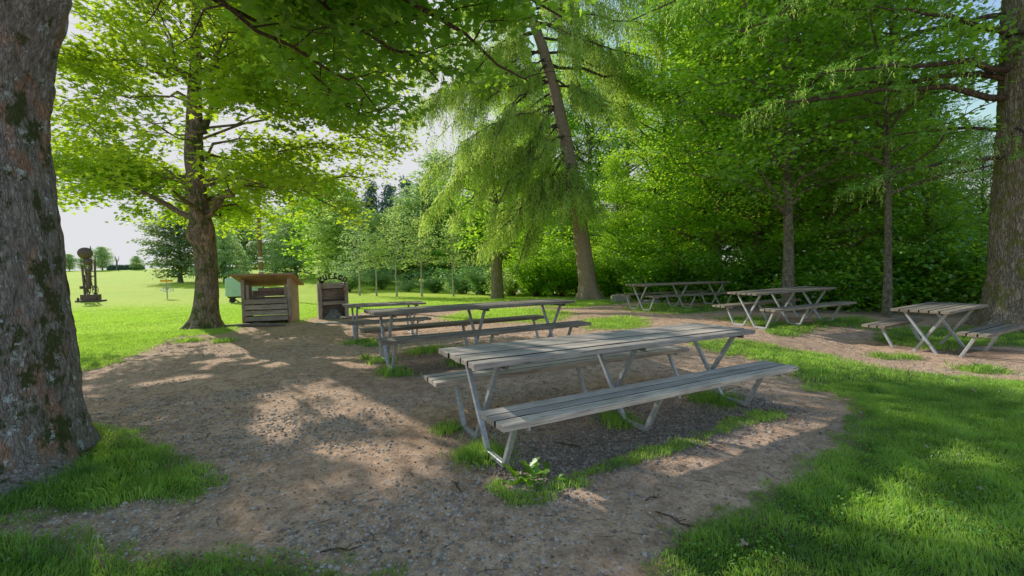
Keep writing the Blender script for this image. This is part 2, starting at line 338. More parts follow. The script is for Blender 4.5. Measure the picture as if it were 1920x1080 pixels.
class MB:
    """boxes, tubes, prisms gathered into one mesh"""
    def __init__(s): s.V = []; s.Fc = []; s.rn = []; s.sm = []
    def add(s, vs, fs, rn=None, smooth=False):
        b = len(s.V); s.V += [tuple(v) for v in vs]; r = random.random() if rn is None else rn
        for f in fs: s.Fc.append([b + i for i in f]); s.rn.append(r); s.sm.append(smooth)
    def box(s, c, d, rot=None, rn=None, bev=0.0, jit=0.0, dark=(False, False)):
        hx, hy, hz = d[0] / 2, d[1] / 2, d[2] / 2
        vs = []
        if bev > 0:
            b = bev; fs = []
            # chamfered box: 24 verts
            idx = {}
            for sx in (-1, 1):
                for sy in (-1, 1):
                    for sz in (-1, 1):
                        for a in range(3):
                            p = [sx * (hx - b), sy * (hy - b), sz * (hz - b)]
                            p[a] = (sx * hx, sy * hy, sz * hz)[a]
                            idx[(sx, sy, sz, a)] = len(vs); vs.append(p)
            S = (-1, 1)
            def q(l): fs.append(l)
            for a in range(3):
                o1, o2 = [i for i in range(3) if i != a]
                for sg in S:
                    k = []
                    for (u, w) in ((-1, -1), (1, -1), (1, 1), (-1, 1)):
                        t = [0, 0, 0]; t[a] = sg; t[o1] = u; t[o2] = w; k.append(idx[(*t, a)])
                    q(k if sg == (1 if a != 1 else -1) else k[::-1])
            for a in range(3):
                o1, o2 = [i for i in range(3) if i != a]
                for u in S:
                    for w in S:
                        t1 = [0, 0, 0]; t2 = [0, 0, 0]; t1[a] = -1; t2[a] = 1
                        for t in (t1, t2): t[o1] = u; t[o2] = w
                        q([idx[(*t1, o1)], idx[(*t2, o1)], idx[(*t2, o2)], idx[(*t1, o2)]])
            for sx in S:
                for sy in S:
                    for sz in S: q([idx[(sx, sy, sz, 0)], idx[(sx, sy, sz, 1)], idx[(sx, sy, sz, 2)]])
        else:
            vs = [(sx * hx, sy * hy, sz * hz) for sx in (-1, 1) for sy in (-1, 1) for sz in (-1, 1)]
            fs = [(0, 1, 3, 2), (4, 6, 7, 5), (0, 4, 5, 1), (2, 3, 7, 6), (0, 2, 6, 4), (1, 5, 7, 3)]
        if jit: vs = [tuple(q + random.uniform(-jit, jit) for q in v) for v in vs]
        Mx = rot if rot is not None else Matrix.Identity(3)
        k0 = len(s.rn); s.add([Vector(c) + Mx @ Vector(v) for v in vs], fs, rn)
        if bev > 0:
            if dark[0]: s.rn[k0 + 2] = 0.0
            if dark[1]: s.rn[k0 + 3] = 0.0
        return s
    def bar(s, p, q, w, h=None, up=(0, 0, 1), rn=None, bev=0.0):
        p, q = Vector(p), Vector(q); d = q - p; L = d.length; d.normalize(); up = Vector(up)
        y = up.cross(d)
        if y.length < 1e-4: y = Vector((1, 0, 0)).cross(d)
        y.normalize(); z = d.cross(y)
        Mx = Matrix((d, y, z)).transposed()
        return s.box((p + q) / 2, (L, w, h or w), Mx, rn, bev)
    def tube(s, pts, rad, n=8, cap=True, rn=None):
        pts = [Vector(p) for p in pts]
        if not hasattr(rad, '__len__'): rad = [rad] * len(pts)
        vs = []; fs = []; ref = Vector((.31, .17, .93))
        for i, p in enumerate(pts):
            t = (pts[min(i + 1, len(pts) - 1)] - pts[max(i - 1, 0)]).normalized()
            a = t.cross(ref)
            if a.length < .1: a = t.cross(Vector((1, 0, 0)))
            a.normalize(); b = t.cross(a)
            for k in range(n):
                an = 2 * math.pi * k / n; vs.append(p + (a * math.cos(an) + b * math.sin(an)) * rad[i])
        for i in range(len(pts) - 1):
            for k in range(n):
                k2 = (k + 1) % n; fs.append((i * n + k, i * n + k2, (i + 1) * n + k2, (i + 1) * n + k))
        s.add(vs, fs, rn, True)
        if cap:
            s.add(vs[:n], [tuple(range(n))[::-1]], rn); s.add(vs[-n:], [tuple(range(n))], rn)
        return s
    def ball(s, c, r, rn=None, seg=12, rings=8, sc=(1, 1, 1), rot=None):
        vs = []; fs = []
        for i in range(rings + 1):
            th = math.pi * i / rings
            for k in range(seg):
                ph = 2 * math.pi * k / seg
                v = Vector((math.sin(th) * math.cos(ph) * sc[0], math.sin(th) * math.sin(ph) * sc[1], math.cos(th) * sc[2])) * r
                if rot is not None: v = rot @ v
                vs.append(Vector(c) + v)
        for i in range(rings):
            for k in range(seg):
                k2 = (k + 1) % seg; fs.append((i * seg + k, (i + 1) * seg + k, (i + 1) * seg + k2, i * seg + k2))
        s.add(vs, fs, rn, True); return s
    def build(s, name, m, parent=None):
        me = raw_mesh(name, s.V, [i for f in s.Fc for i in f], [len(f) for f in s.Fc], s.rn)
        me.polygons.foreach_set('use_smooth', s.sm)
        return link(name, me, m, parent)

SKY_GAMMA, SKY_MAX, SKY_K = .95, 5.1, 1.85
# ------------------------------------------------------------------ world, sun, camera
w = bpy.data.worlds.new('World'); scn.world = w; w.use_nodes = True
nt = w.node_tree; bg = nt.nodes['Background']
sky = nt.nodes.new('ShaderNodeTexSky'); sky.sky_type = 'NISHITA'; sky.sun_disc = False
sky.sun_elevation = SUN_EL; sky.sun_rotation = SUN_AZ; sky.air_density = 1.0; sky.dust_density = 1.2; sky.ozone_density = 1.5; sky.altitude = 300
gm_ = nt.nodes.new('ShaderNodeGamma'); gm_.inputs[1].default_value = SKY_GAMMA; nt.links.new(sky.outputs[0], gm_.inputs[0])
mn_ = nt.nodes.new('ShaderNodeVectorMath'); mn_.operation = 'MINIMUM'; ml_ = nt.nodes.new('ShaderNodeVectorMath'); ml_.operation = 'SCALE'; ml_.inputs[3].default_value = SKY_K; nt.links.new(gm_.outputs[0], ml_.inputs[0]); nt.links.new(ml_.outputs[0], mn_.inputs[0]); mn_.inputs[1].default_value = (SKY_MAX * .99, SKY_MAX * 1.0, SKY_MAX * 1.04)
nt.links.new(mn_.outputs[0], bg.inputs[0]); bg.inputs[1].default_value = .15
ld = bpy.data.lights.new('sun', 'SUN'); ld.energy = 5.0; ld.angle = R(.5); ld.color = (1, .95, .84)
lo = bpy.data.objects.new('sun', ld); COL.objects.link(lo)
lo.rotation_euler = Vector(SD).to_track_quat('Z', 'Y').to_euler(); lo.location = (-30, 30, 30)
cd = bpy.data.cameras.new('camera'); cam = bpy.data.objects.new('camera', cd); COL.objects.link(cam); scn.camera = cam
cd.sensor_width = 36; cd.lens = F / 1920 * 36; cd.clip_end = 2000; cd.clip_start = .05
cam.matrix_world = Matrix.Translation((0, 0, CH)) @ Matrix.Rotation(math.pi / 2 + PITCH, 4, 'X') @ Matrix.Rotation(ROLL, 4, 'Z')
scn.view_settings.view_transform = 'Standard'; scn.view_settings.look = 'None'; scn.view_settings.exposure = 0; scn.view_settings.gamma = 1.05
scn.cycles.max_bounces = 5; scn.cycles.diffuse_bounces = 4; scn.cycles.transmission_bounces = 4; scn.cycles.glossy_bounces = 2
scn.cycles.caustics_reflective = False; scn.cycles.caustics_refractive = False

# ------------------------------------------------------------------ ground sheet
def axis(lo, hi, c0, c1, fine, n_out):
    mid = np.arange(c0, c1, fine)
    a = c0 - (np.geomspace(fine, c0 - lo, n_out))[::-1]; b = mid[-1] + np.geomspace(fine, hi - mid[-1], n_out)
    return np.concatenate([a, mid, b])
gx = axis(-700, 700, -9, 9, .045, 130); gy = axis(-60, 900, .4, 13, .045, 150)
X, Y = np.meshgrid(gx, gy); xs, ys = X.ravel(), Y.ravel()
zs = gz(xs, ys)
gm = grass_mask(xs, ys)
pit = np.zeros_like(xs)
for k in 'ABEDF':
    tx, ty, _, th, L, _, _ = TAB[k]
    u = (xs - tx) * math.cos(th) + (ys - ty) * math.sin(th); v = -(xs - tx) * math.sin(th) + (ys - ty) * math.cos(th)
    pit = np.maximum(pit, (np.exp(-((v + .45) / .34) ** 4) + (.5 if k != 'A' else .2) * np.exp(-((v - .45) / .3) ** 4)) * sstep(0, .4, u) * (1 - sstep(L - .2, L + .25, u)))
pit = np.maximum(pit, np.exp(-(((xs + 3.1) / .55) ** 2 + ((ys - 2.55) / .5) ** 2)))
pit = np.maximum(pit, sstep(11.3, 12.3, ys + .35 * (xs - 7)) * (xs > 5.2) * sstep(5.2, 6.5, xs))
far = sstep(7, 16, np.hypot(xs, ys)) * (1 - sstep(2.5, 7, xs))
nx, ny = len(gx), len(gy)
I = np.arange(nx * ny).reshape(ny, nx)
quads = np.stack([I[:-1, :-1], I[:-1, 1:], I[1:, 1:], I[1:, :-1]], -1).reshape(-1, 4)
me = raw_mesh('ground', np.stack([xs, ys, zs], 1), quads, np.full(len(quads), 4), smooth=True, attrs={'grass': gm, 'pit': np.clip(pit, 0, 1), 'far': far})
tag(link('ground', me, M['ground']), kind='structure')

# ------------------------------------------------------------------ leaf meshes
MAPLE = np.array([(0, 0), (.10, .10), (.42, .02), (.30, .22), (.55, .48), (.27, .48), (.20, .60), (0, 1.0), (-.20, .60), (-.27, .48), (-.55, .48), (-.30, .22), (-.42, .02), (-.10, .10)])
OVAL = np.array([(0, 0), (.30, .45), (0, 1), (-.30, .45)])
BROAD = np.array([(0, 0), (.36, .25), (.33, .65), (0, 1), (-.33, .65), (-.36, .25)])
NEED = np.array([(-.5, 0), (.5, 0), (.0, 1)])
def norm(a): return a / np.maximum(np.linalg.norm(a, axis=1, keepdims=True), 1e-9)
def leaf_mesh(name, P, Nn, A, size, outline, fold=.15, width=1.0, rnd=None):
    P = np.asarray(P); n = len(P); Nn = norm(Nn); A = norm(A - Nn * np.sum(A * Nn, 1, keepdims=True)); S = np.cross(A, Nn)
    size = np.broadcast_to(size, (n,)); m = len(outline)
    ox, oy = outline[:, 0] * width, outline[:, 1]
    V = P[:, None] + size[:, None, None] * (ox[None, :, None] * S[:, None] + oy[None, :, None] * A[:, None] + (fold * np.abs(ox) - fold * .8 * oy ** 2)[None, :, None] * Nn[:, None])
    if rnd is None: rnd = rs.rand(n)
    return raw_mesh(name, V.reshape(-1, 3), np.arange(n * m), np.full(n, m), rnd)

# openings in the canopy through which the sun reaches the ground
LIT = [W(p) for p in [
    [(300, 640), (420, 640), (560, 668), (700, 650), (640, 700), (520, 705), (430, 690), (300, 712), (250, 690)],
    [(240, 715), (330, 700), (420, 712), (340, 745), (260, 740)],
    [(500, 755), (600, 740), (720, 745), (810, 780), (800, 860), (700, 860), (620, 835), (520, 815)],
    [(560, 700), (700, 690), (760, 720), (700, 735), (600, 730)],
    [(640, 680), (690, 660), (760, 690), (740, 712), (680, 708)],
    [(930, 850), (1010, 850), (1060, 880), (1000, 930), (930, 930)],
    [(1000, 900), (1120, 860), (1180, 900), (1250, 960), (1190, 970), (1050, 930)],
    [(1270, 810), (1420, 765), (1500, 790), (1480, 815), (1380, 850), (1250, 840)],
    [(1060, 690), (1150, 670), (1260, 690), (1150, 720), (1000, 740), (880, 760), (900, 730)],
    [(1480, 930), (1560, 880), (1660, 880), (1720, 930), (1900, 1000), (1980, 1060), (1700, 1020), (1560, 980)],
    [(1640, 820), (1800, 810), (1960, 860), (1960, 930), (1850, 920), (1740, 880), (1620, 860)],
    [(1240, 1000), (1340, 970), (1420, 985), (1700, 1060), (1500, 1100), (1300, 1060)],
    [(1400, 625), (1560, 640), (1720, 665), (1900, 690), (1920, 720), (1700, 700), (1500, 672), (1380, 650)],
    [(820, 700), (960, 690), (1000, 730), (900, 770), (800, 760)],
    [(1100, 575), (1300, 600), (1500, 625), (1400, 640), (1240, 620), (1080, 600)],
    [(640, 620), (740, 606), (900, 600), (1000, 612), (900, 640), (700, 650)],
]]
def WT(l, h):   # a patch on a surface h above the ground, followed down the sun's ray to the ground
    return [(x - SD[0] / SD[2] * h, y - SD[1] / SD[2] * h) for x, y in (gp(a, b, h) for a, b in l)]
LIT += [WT([(800, 640), (1130, 610), (1150, 640), (1060, 660), (1000, 680), (880, 700)], .72), WT([(1180, 610), (1330, 600), (1300, 630), (1200, 650)], .72), WT([(880, 760), (980, 745), (1040, 780), (930, 820)], .42),
        WT([(780, 690), (900, 690), (980, 700), (840, 730)], .42), WT([(1660, 560), (1860, 560), (1800, 590), (1680, 585)], .6)]
BEAM = []   # surfaces of the front table that catch the sun: cull leaves in front of them as well
def beam_cull(P, keep=.0, amount=1.0):
    """thin the foliage that would shade the sunlit patches"""
    s = P[:, 2] / SD[2]
    hx = P[:, 0] - SD[0] * s; hy = P[:, 1] - SD[1] * s
    hx = hx + .35 * (fbm(hx * 1.5, hy * 1.5, 4) - .5) * 2; hy = hy + .35 * (fbm(hx * 1.5, hy * 1.5, 14) - .5) * 2
    m = np.zeros(len(P), bool)
    brk = .5 * fbm(hx * 1.6, hy * 1.6, 33, 2) + .5 * vnoise(hx * 4.2, hy * 4.2, 37)
    for i, p in enumerate(LIT): m |= inpoly(hx, hy, p) & (brk > (.51 if i < 2 or i in (3, 4, 15) else .45 if i == 2 else .28 if i >= 16 or i in (5, 6, 7) else .36))
    return ~(m & (rs.rand(len(P)) > keep))

def drop_lit(polys, org, rmax=.02):
    """leave out the thin twigs, and the outer ends of limbs, that would cross the sunlit openings"""
    res = []
    cnt = [len(p) for p, r in polys]; allp = np.concatenate([np.asarray(p) for p, r in polys]) + org
    mid = np.concatenate([.5 * (np.asarray(p) + np.roll(np.asarray(p), -1, 0)) for p, r in polys]) + org
    hit = ~beam_cull(allp, 0) | ~beam_cull(mid, 0); i = 0
    for (p, r), c in zip(polys, cnt):
        h = hit[i:i + c].copy(); i += c
        if np.max(r) <= rmax:
            if not h[:-1].any(): res.append((p, r))
        else:
            n0 = max(4, c // 2); k = c
            for j in range(n0, c):
                if h[j - 1]: k = j; break
            rr = np.broadcast_to(r, (c,)).copy()[:k]
            if k < c: rr[-1] = .004; rr[-2] *= .6
            res.append((p[:k], rr))
    return res
def tubes_mesh(name, polys, sides=6):
    V = []; Q = []; base = 0
    for pts, rad in polys:
        pts = np.asarray(pts, float); n = len(pts); rad = np.broadcast_to(rad, (n,))
        t = norm(np.gradient(pts, axis=0)); ref = np.array([.9, .1, .2]) if abs(t[0, 2]) > .8 else np.array([0, 0, 1.0])
        a = norm(np.cross(t, ref)); b = np.cross(t, a)
        k = sides if rad.max() > .03 else 3
        an = np.arange(k) * 2 * math.pi / k
        ring = pts[:, None] + rad[:, None, None] * (np.cos(an)[None, :, None] * a[:, None] + np.sin(an)[None, :, None] * b[:, None])
        V.append(ring.reshape(-1, 3)); J = base + np.arange(n * k).reshape(n, k)
        Q.append(np.stack([J[:-1], np.roll(J[:-1], -1, 1), np.roll(J[1:], -1, 1), J[1:]], -1).reshape(-1, 4)); base += n * k
    V = np.concatenate(V); Q = np.concatenate(Q)
    return raw_mesh(name, V, Q, np.full(len(Q), 4), smooth=True)

def curve(p0, p1, n=6, sag=0.0, wig=.04, rise=0.0):
    p0, p1 = np.asarray(p0, float), np.asarray(p1, float); t = np.linspace(0, 1, n)[:, None]; L = np.linalg.norm(p1 - p0)
    P = p0 + (p1 - p0) * t
    P[:, 2] += (sag * L * 4 * (t * (1 - t)))[:, 0]
    j = rs.randn(n, 3) * wig * L; j[0] = 0; j[-1] = 0
    return P + j

def sub_limbs(limb, r0, step, tl, spread=(35, 75), up=.12, twig_r=.012, t0=.2, site_step=.16):
    """side twigs of a limb and the leaf sites along them"""
    polys = []; sites = []; dirs = []
    limb = np.asarray(limb); seg = np.linalg.norm(np.diff(limb, axis=0), axis=1); L = seg.sum(); cum = np.concatenate([[0], np.cumsum(seg)])
    s = L * t0; side = 1
    while s < L:
        i = min(np.searchsorted(cum, s) - 1, len(seg) - 1); i = max(i, 0)
        f = (s - cum[i]) / seg[i]; p = limb[i] + (limb[i + 1] - limb[i]) * f; d = (limb[i + 1] - limb[i]) / seg[i]
        an = R(rs.uniform(*spread)) * side; side = -side
        c, sn = math.cos(an), math.sin(an)
        dd = np.array([d[0] * c - d[1] * sn, d[0] * sn + d[1] * c, d[2] * .5 + up + rs.uniform(-.25, .3)]); dd /= np.linalg.norm(dd)
        l = tl * (1.15 - .7 * s / L) * rs.uniform(.6, 1.2)
        tw = curve(p, p + dd * l, 4, .05, .05)
        polys.append((tw, np.linspace(twig_r, twig_r * .35, 4)))
        k = max(2, int(l / site_step)); tt = np.linspace(.15, 1, k)
        for q in tt:
            x = q * 3; j = min(int(x), 2); sites.append(tw[j] + (tw[j + 1] - tw[j]) * (x - j)); dirs.append(dd)
        s += step * rs.uniform(.7, 1.3)
    sites.append(limb[-1]); dirs.append((limb[-1] - limb[-2]) / max(seg[-1], 1e-6))
    return polys, np.array(sites), np.array(dirs)

def leaves_at(sites, dirs, per, spread, size, outline, flat=.55, droop=.25, name='crown', cull=False, fold=.15, width=1.0, keep=.0, hole=0.0):
    if hole:
        k = vnoise(sites[:, 0] * .85 + 9, sites[:, 1] * .85, sites[:, 2] * 1.1) > hole; sites, dirs = sites[k], dirs[k]
    n = len(sites) * per
    S = np.repeat(sites, per, 0); D = np.repeat(dirs, per, 0)
    off = rs.randn(n, 3) * spread; off[:, 2] *= flat
    P = S + off
    if cull:
        k = beam_cull(P, keep); P, D, off = P[k], D[k], off[k]; n = len(P)
    Nn = np.array([0, 0, 1.0]) + rs.randn(n, 3) * .42
    A = D + off / (spread + 1e-6) * .5 + rs.randn(n, 3) * .5; A[:, 2] -= droop
    cl = vnoise(P[:, 0] * .9, P[:, 1] * .9, P[:, 2] * .9)
    rnd = np.clip(.55 * rs.rand(n) + .8 * (cl - .2), 0, 1)
    return leaf_mesh(name, P, Nn, A, size * rs.uniform(.7, 1.2, n), outline, fold, width, rnd)

def auto_tree(seed, H, Rad, cb, nl, r0, profile='round', lean=(0, 0), step=.42, tl=1.1, site_step=.2, up0=.05, up1=.9, droop=0.0):
    global rs
    rs = np.random.RandomState(seed)
    n = 9; t = np.linspace(0, 1, n)
    tr = np.stack([lean[0] * t * H + rs.randn(n) * .012 * H * t, lean[1] * t * H + rs.randn(n) * .012 * H * t, t * H], 1)
    rad = r0 * (1 - .88 * t) ** .9; rad[0] *= 1.35
    polys = [(tr, rad)]; S = []; D = []; az = rs.rand() * 6
    for i in range(nl):
        u = (i + rs.rand()) / nl; h = cb + (H * .97 - cb) * u
        az += 2.4 + rs.uniform(-.4, .4)
        env = {'round': (1 - (2 * u - .75) ** 2 * .62) if u > .37 else .8 + .5 * u, 'cone': 1.02 - u ** .9, 'column': (1 - u ** 3) * .9 + .1, 'spread': 1.0 - .75 * u ** 2}[profile]
        l = Rad * max(env, .12) * rs.uniform(.75, 1.15)
        e = up0 + (up1 - up0) * u ** 1.3 + rs.uniform(-.12, .12)
        p0 = np.array([np.interp(h, tr[:, 2], tr[:, 0]), np.interp(h, tr[:, 2], tr[:, 1]), h])
        d = np.array([math.cos(az) * math.cos(e), math.sin(az) * math.cos(e), math.sin(e)])
        L = curve(p0, p0 + d * l, 6, .06 - droop, .035)
        rr = max(.012, r0 * (1 - h / H) * .45 + .012)
        polys.append((L, np.linspace(rr, .006, 6)))
        p, s_, d_ = sub_limbs(L, rr, step, tl * l / Rad + .15, site_step=site_step, twig_r=.008, t0=.12)
        polys += p; S.append(s_); D.append(d_)
    return polys, np.concatenate(S), np.concatenate(D)

def tree_thing(name, base, label, cat, trunk_me, crown_me, tmat, lmat, rz=0.0, sc=1.0, group=None):
    e = empty(name, base, label, cat, rz, group); e.scale = (sc,) * 3
    t = link('trunk', trunk_me, tmat, e); c = link('crown', crown_me, lmat, e)
    return e

# ------------------------------------------------------------------ big textured trunks
def big_trunk(name, prof, m, parent, lean=None, ridges=.012, nseg=150, nring=180, flare=None, fine=.008, knobs=()):
    """prof: (height, radius) pairs; lean: function h -> (x, y) offset"""
    hs = np.linspace(prof[0][0], prof[-1][0], nring); rr = np.interp(hs, [p[0] for p in prof], [p[1] for p in prof])
    an = np.linspace(0, 2 * math.pi, nseg, endpoint=False); H, A = np.meshgrid(hs, an, indexing='ij')
    Rr = np.repeat(rr[:, None], nseg, 1)
    if flare:
        amp, h0, lobes, ph = flare
        Rr = Rr + amp * np.exp(-np.maximum(H, 0) / h0) * (.5 + .5 * np.cos(A * lobes + ph + .6 * np.sin(2 * A)))
    cx, cy = np.cos(A), np.sin(A)
    Rr = Rr * (1 + .10 * (fbm(cx * 1.3 + 5, cy * 1.3, H * .8, 3) - .5))
    Rr = Rr + ridges * 2 * (fbm(cx * 9 * rr.mean() * 2, cy * 9 * rr.mean() * 2, H * 2.2, 3) - .5) + fine * 2 * (fbm(cx * 30 * rr.mean(), cy * 30 * rr.mean(), H * 14, 2) - .5)
    for (ka, kh, kr, kw) in knobs:
        da = np.angle(np.exp(1j * (A - ka))); Rr = Rr + kr * np.exp(-((da * .5 / .25) ** 2) - ((H - kh) / kw) ** 2)
    ox, oy = (lean(H) if lean else (0, 0))
    V = np.stack([Rr * cx + ox, Rr * cy + oy, H], -1).reshape(-1, 3)
    I = np.arange(nring * nseg).reshape(nring, nseg)
    Q = np.stack([I[:-1], np.roll(I[:-1], -1, 1), np.roll(I[1:], -1, 1), I[1:]], -1).reshape(-1, 4)
    me = raw_mesh(name, V, Q, np.full(len(Q), 4), smooth=True)
    return link(name, me, m, parent)

# --- left foreground sycamore ---
LT = np.array([-3.86, 2.86, -.05]); LT[2] = gz1(LT[0], LT[1]) - .12
root = empty('sycamore_tree', tuple(LT), 'massive lichen spotted sycamore trunk with mossy pinkish bark at the left edge of the photo', 'tree')
toCam = math.atan2(-LT[1] - .0, -LT[0])
big_trunk('trunk', [(-.1, .76), (.15, .735), (.45, .715), (.9, .70), (1.5, .68), (2.2, .63), (2.6, .625), (2.95, .67), (3.4, .73), (3.9, .71), (4.6, .45), (6, .32), (8.5, .15)], M['bark_left'], root,
          flare=(.16, .16, 5, .4), ridges=.022, fine=.014, knobs=[(toCam + .9, 3.7, .14, .6), (toCam + .2, .0, .25, .14)], nseg=220, nring=420)
rs = np.random.RandomState(21)
def L_(a): return np.asarray(a) - LT
limbs = [  # world start, world end, radius
  ((-3.7, 3.0, 3.7), (-2.0, 8.2, 6.2), .06), ((-3.8, 3.1, 3.9), (-4.2, 9.0, 6.6), .11), ((-3.6, 2.9, 3.4), (.2, 7.4, 5.8), .05),
  ((-3.8, 3.1, 4.4), (-7.4, 7.6, 6.8), .09), ((-3.6, 2.7, 4.0), (1.2, 4.6, 6.4), .09), ((-3.9, 2.5, 4.4), (-2.2, -2.5, 6.8), .08),
  ((-4.1, 2.6, 4.6), (-9.0, 2.6, 7.0), .09), ((-3.8, 2.9, 5.4), (-2.2, 6.2, 8.4), .08), ((-3.8, 2.9, 5.8), (-5.6, 5.6, 9.4), .08), ((-3.8, 2.8, 5.2), (-.6, 2.6, 8.4), .08),
  ((-3.7, 3.1, 3.9), (-2.2, 7.6, 4.1), .032), ((-3.7, 3.1, 4.2), (-2.9, 9.2, 4.6), .035), ((-3.7, 3.0, 4.0), (-1.2, 7.8, 4.7), .032), ((-3.7, 3.0, 4.4), (-2.4, 9.6, 5.8), .04), ((-3.6, 2.9, 4.0), (.4, 8.6, 5.0), .07), ((-3.6, 2.9, 4.2), (.9, 7.2, 5.4), .07),
  ((-3.8, 2.9, 6.2), (-6.2, 2.6, 10), .08), ((-3.7, 3.0, 4.8), (-.6, 9.6, 7.4), .08), ((-3.7, 3.0, 4.8), (-5.6, 10.6, 8.2), .08)]
polys = []; S = []; D = []
for a, b, r in limbs:
    Lm = curve(L_(a), L_(b), 9, .07, .02); polys.append((Lm, np.linspace(r, .015, 9)))
    p, s, d = sub_limbs(Lm, r, .38, 1.7, twig_r=.016, t0=.22, site_step=.3)
    polys += p
    for tw, _ in p:
        p2, s2, d2 = sub_limbs(tw, .01, .22, .5, twig_r=.005, t0=.2, site_step=.22); polys += p2; S.append(s2); D.append(d2)
link('limbs', tubes_mesh('limbs', drop_lit(polys, LT)), M['twig'], root)
S = np.concatenate(S); D = np.concatenate(D)
rs = np.random.RandomState(5)
# leave the view under the crown open: drop sites that hang lower than the canopy's under-side
Wp = S + LT
q_ = Wp[:, 0] / np.maximum(Wp[:, 1], .1)
sl_ = np.interp(q_, [-1.3, -.8, -.55, -.46, -.30, -.20, -.12, .1], [.62, .60, .45, .28, .20, .24, .34, .55]) + .12 * (vnoise(Wp[:, 0] * 1.3, Wp[:, 1] * 1.3, Wp[:, 2]) - .5)
low = Wp[:, 2] - CH < sl_ * np.hypot(Wp[:, 0], Wp[:, 1]) * (Wp[:, 1] > 0)
S, D = S[~low], D[~low]
def world_leaves(S, D, org, per, spread, size, outline, name, keep=.0, **k):
    me = leaves_at(S + org, D, per, spread, size, outline, name=name, cull=True, keep=keep, **k)
    me.transform(Matrix.Translation(-Vector(org))); return me
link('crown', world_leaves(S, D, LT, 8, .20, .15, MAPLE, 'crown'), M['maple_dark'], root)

# --- maple beyond the worn earth ---
MT = np.array([-8.18, 11.55, 0]); MT[2] = gz1(MT[0], MT[1]) - .08
root = empty('maple_tree', tuple(MT), 'spreading sunlit maple with a knobbly forked trunk left of the wooden shelter', 'tree')
big_trunk('trunk', [(-.1, .37), (.15, .32), (.4, .285), (.9, .275), (1.5, .245), (2.2, .25), (2.7, .27), (3.2, .21), (4.2, .215), (4.9, .20), (5.6, .175), (7, .125), (9.4, .03)], M['bark'], root,
          lean=lambda h: (.10 * np.sin(h * .9) + .02 * h, .05 * np.sin(h * 1.3)), flare=(.30, .22, 5, 1.0), ridges=.02, nseg=120, nring=260,
          knobs=[(-.6, .95, .10, .22), (2.2, 1.6, .06, .3), (-2.2, 2.5, .06, .25), (3.6, 2.5, .08, .2)])
rs = np.random.RandomState(31)
def ML(px, py, Y): return at(px, py, Y) - MT
limbs = [  # photo-measured limb ends
  (ML(380, 415, 11.5), ML(120, 315, 11.0), .10, .05), (ML(380, 370, 11.5), ML(150, 240, 10.6), .06, .05), (ML(385, 400, 11.5), ML(520, 285, 11.3), .10, -.03),
  (ML(520, 285, 11.3), ML(760, 250, 10.8), .05, .03), (ML(383, 250, 11.5), ML(300, 30, 11), .16, .0), (ML(383, 240, 11.5), ML(455, 40, 11.8), .15, .0), (ML(395, 160, 11.5), ML(480, -60, 11.5), .08, .0),
  (ML(385, 300, 11.5), ML(610, 160, 10), .07, .04), (ML(375, 150, 11.5), ML(140, 110, 10.5), .06, .04), (ML(380, 410, 11.6), ML(480, 330, 7.8), .07, .05),
  (ML(380, 400, 11.4), ML(260, 330, 8.6), .07, .06), (ML(380, 380, 11.6), ML(700, 340, 13.5), .08, .05), (ML(380, 380, 11.6), ML(240, 340, 15), .08, .05),
  (ML(380, 300, 11.5), ML(560, 330, 15.5), .08, .05), (ML(380, 230, 11.6), ML(520, 120, 15), .07, .03), (ML(380, 200, 11.6), ML(200, 150, 14.5), .07, .03),
  (ML(380, 130, 11.6), ML(700, 40, 11), .07, .02), (ML(380, 110, 11.6), ML(620, -150, 12), .06, .0), (ML(380, 60, 11.6), ML(330, -250, 11), .07, .0), (ML(380, 60, 11.6), ML(420, -260, 13.5), .06, .0),
  (ML(380, 200, 11.5), ML(420, 60, 8.4), .06, .03), (ML(380, 110, 11.5), ML(180, -80, 12), .06, .03), (ML(380, 330, 11.5), ML(60, 390, 12.6), .06, .04), (ML(385, 330, 11.5), ML(640, 395, 12), .05, .05),
  (ML(380, 260, 11.5), ML(770, 130, 12.5), .06, .04), (ML(380, 150, 11.5), ML(560, 0, 8.6), .06, .03),
  (ML(380, 400, 11.7), ML(340, 425, 15.2), .06, .05), (ML(380, 380, 11.7), ML(290, 395, 14.5), .06, .05), (ML(380, 400, 11.7), ML(425, 425, 15.6), .06, .05), (ML(380, 370, 11.7), ML(250, 385, 13.6), .05, .05), (ML(380, 380, 11.7), ML(510, 420, 14.6), .05, .05), (ML(380, 350, 11.7), ML(330, 350, 15.6), .06, .05),
  (ML(375, 250, 11.5), ML(160, 300, 13), .05, .05), (ML(375, 200, 11.5), ML(110, 200, 11.6), .05, .05), (ML(385, 240, 11.5), ML(700, 220, 11.6), .06, .05), (ML(385, 340, 11.5), ML(600, 340, 10.6), .05, .05), (ML(385, 170, 11.5), ML(780, 60, 11.6), .06, .05), (ML(375, 120, 11.5), ML(130, 20, 11.6), .06, .04), (ML(380, 350, 11.5), ML(740, 300, 12.6), .05, .08), (ML(380, 90, 11.5), ML(250, -60, 10), .05, .02), (ML(375, 280, 11.5), ML(280, 230, 9), .05, .02), (ML(380, 220, 11.5), ML(520, 230, 9), .05, .03)]
polys = []; S = []; D = []
for a, b, r, sg in limbs:
    r = r * (.55 if a[2] > 4.2 else .9)
    Lm = curve(a, b, 8, sg, .022); polys.append((Lm, np.linspace(r, .012, 8)))
    p, s, d = sub_limbs(Lm, r, .36, 2.1, twig_r=.015, t0=.15, site_step=.3); polys += p
    for tw, _ in p:
        p2, s2, d2 = sub_limbs(tw, .01, .26, .6, twig_r=.005, t0=.15, site_step=.24); polys += p2; S.append(s2); D.append(d2)
link('limbs', tubes_mesh('limbs', drop_lit(polys, MT)), M['bark'], root)
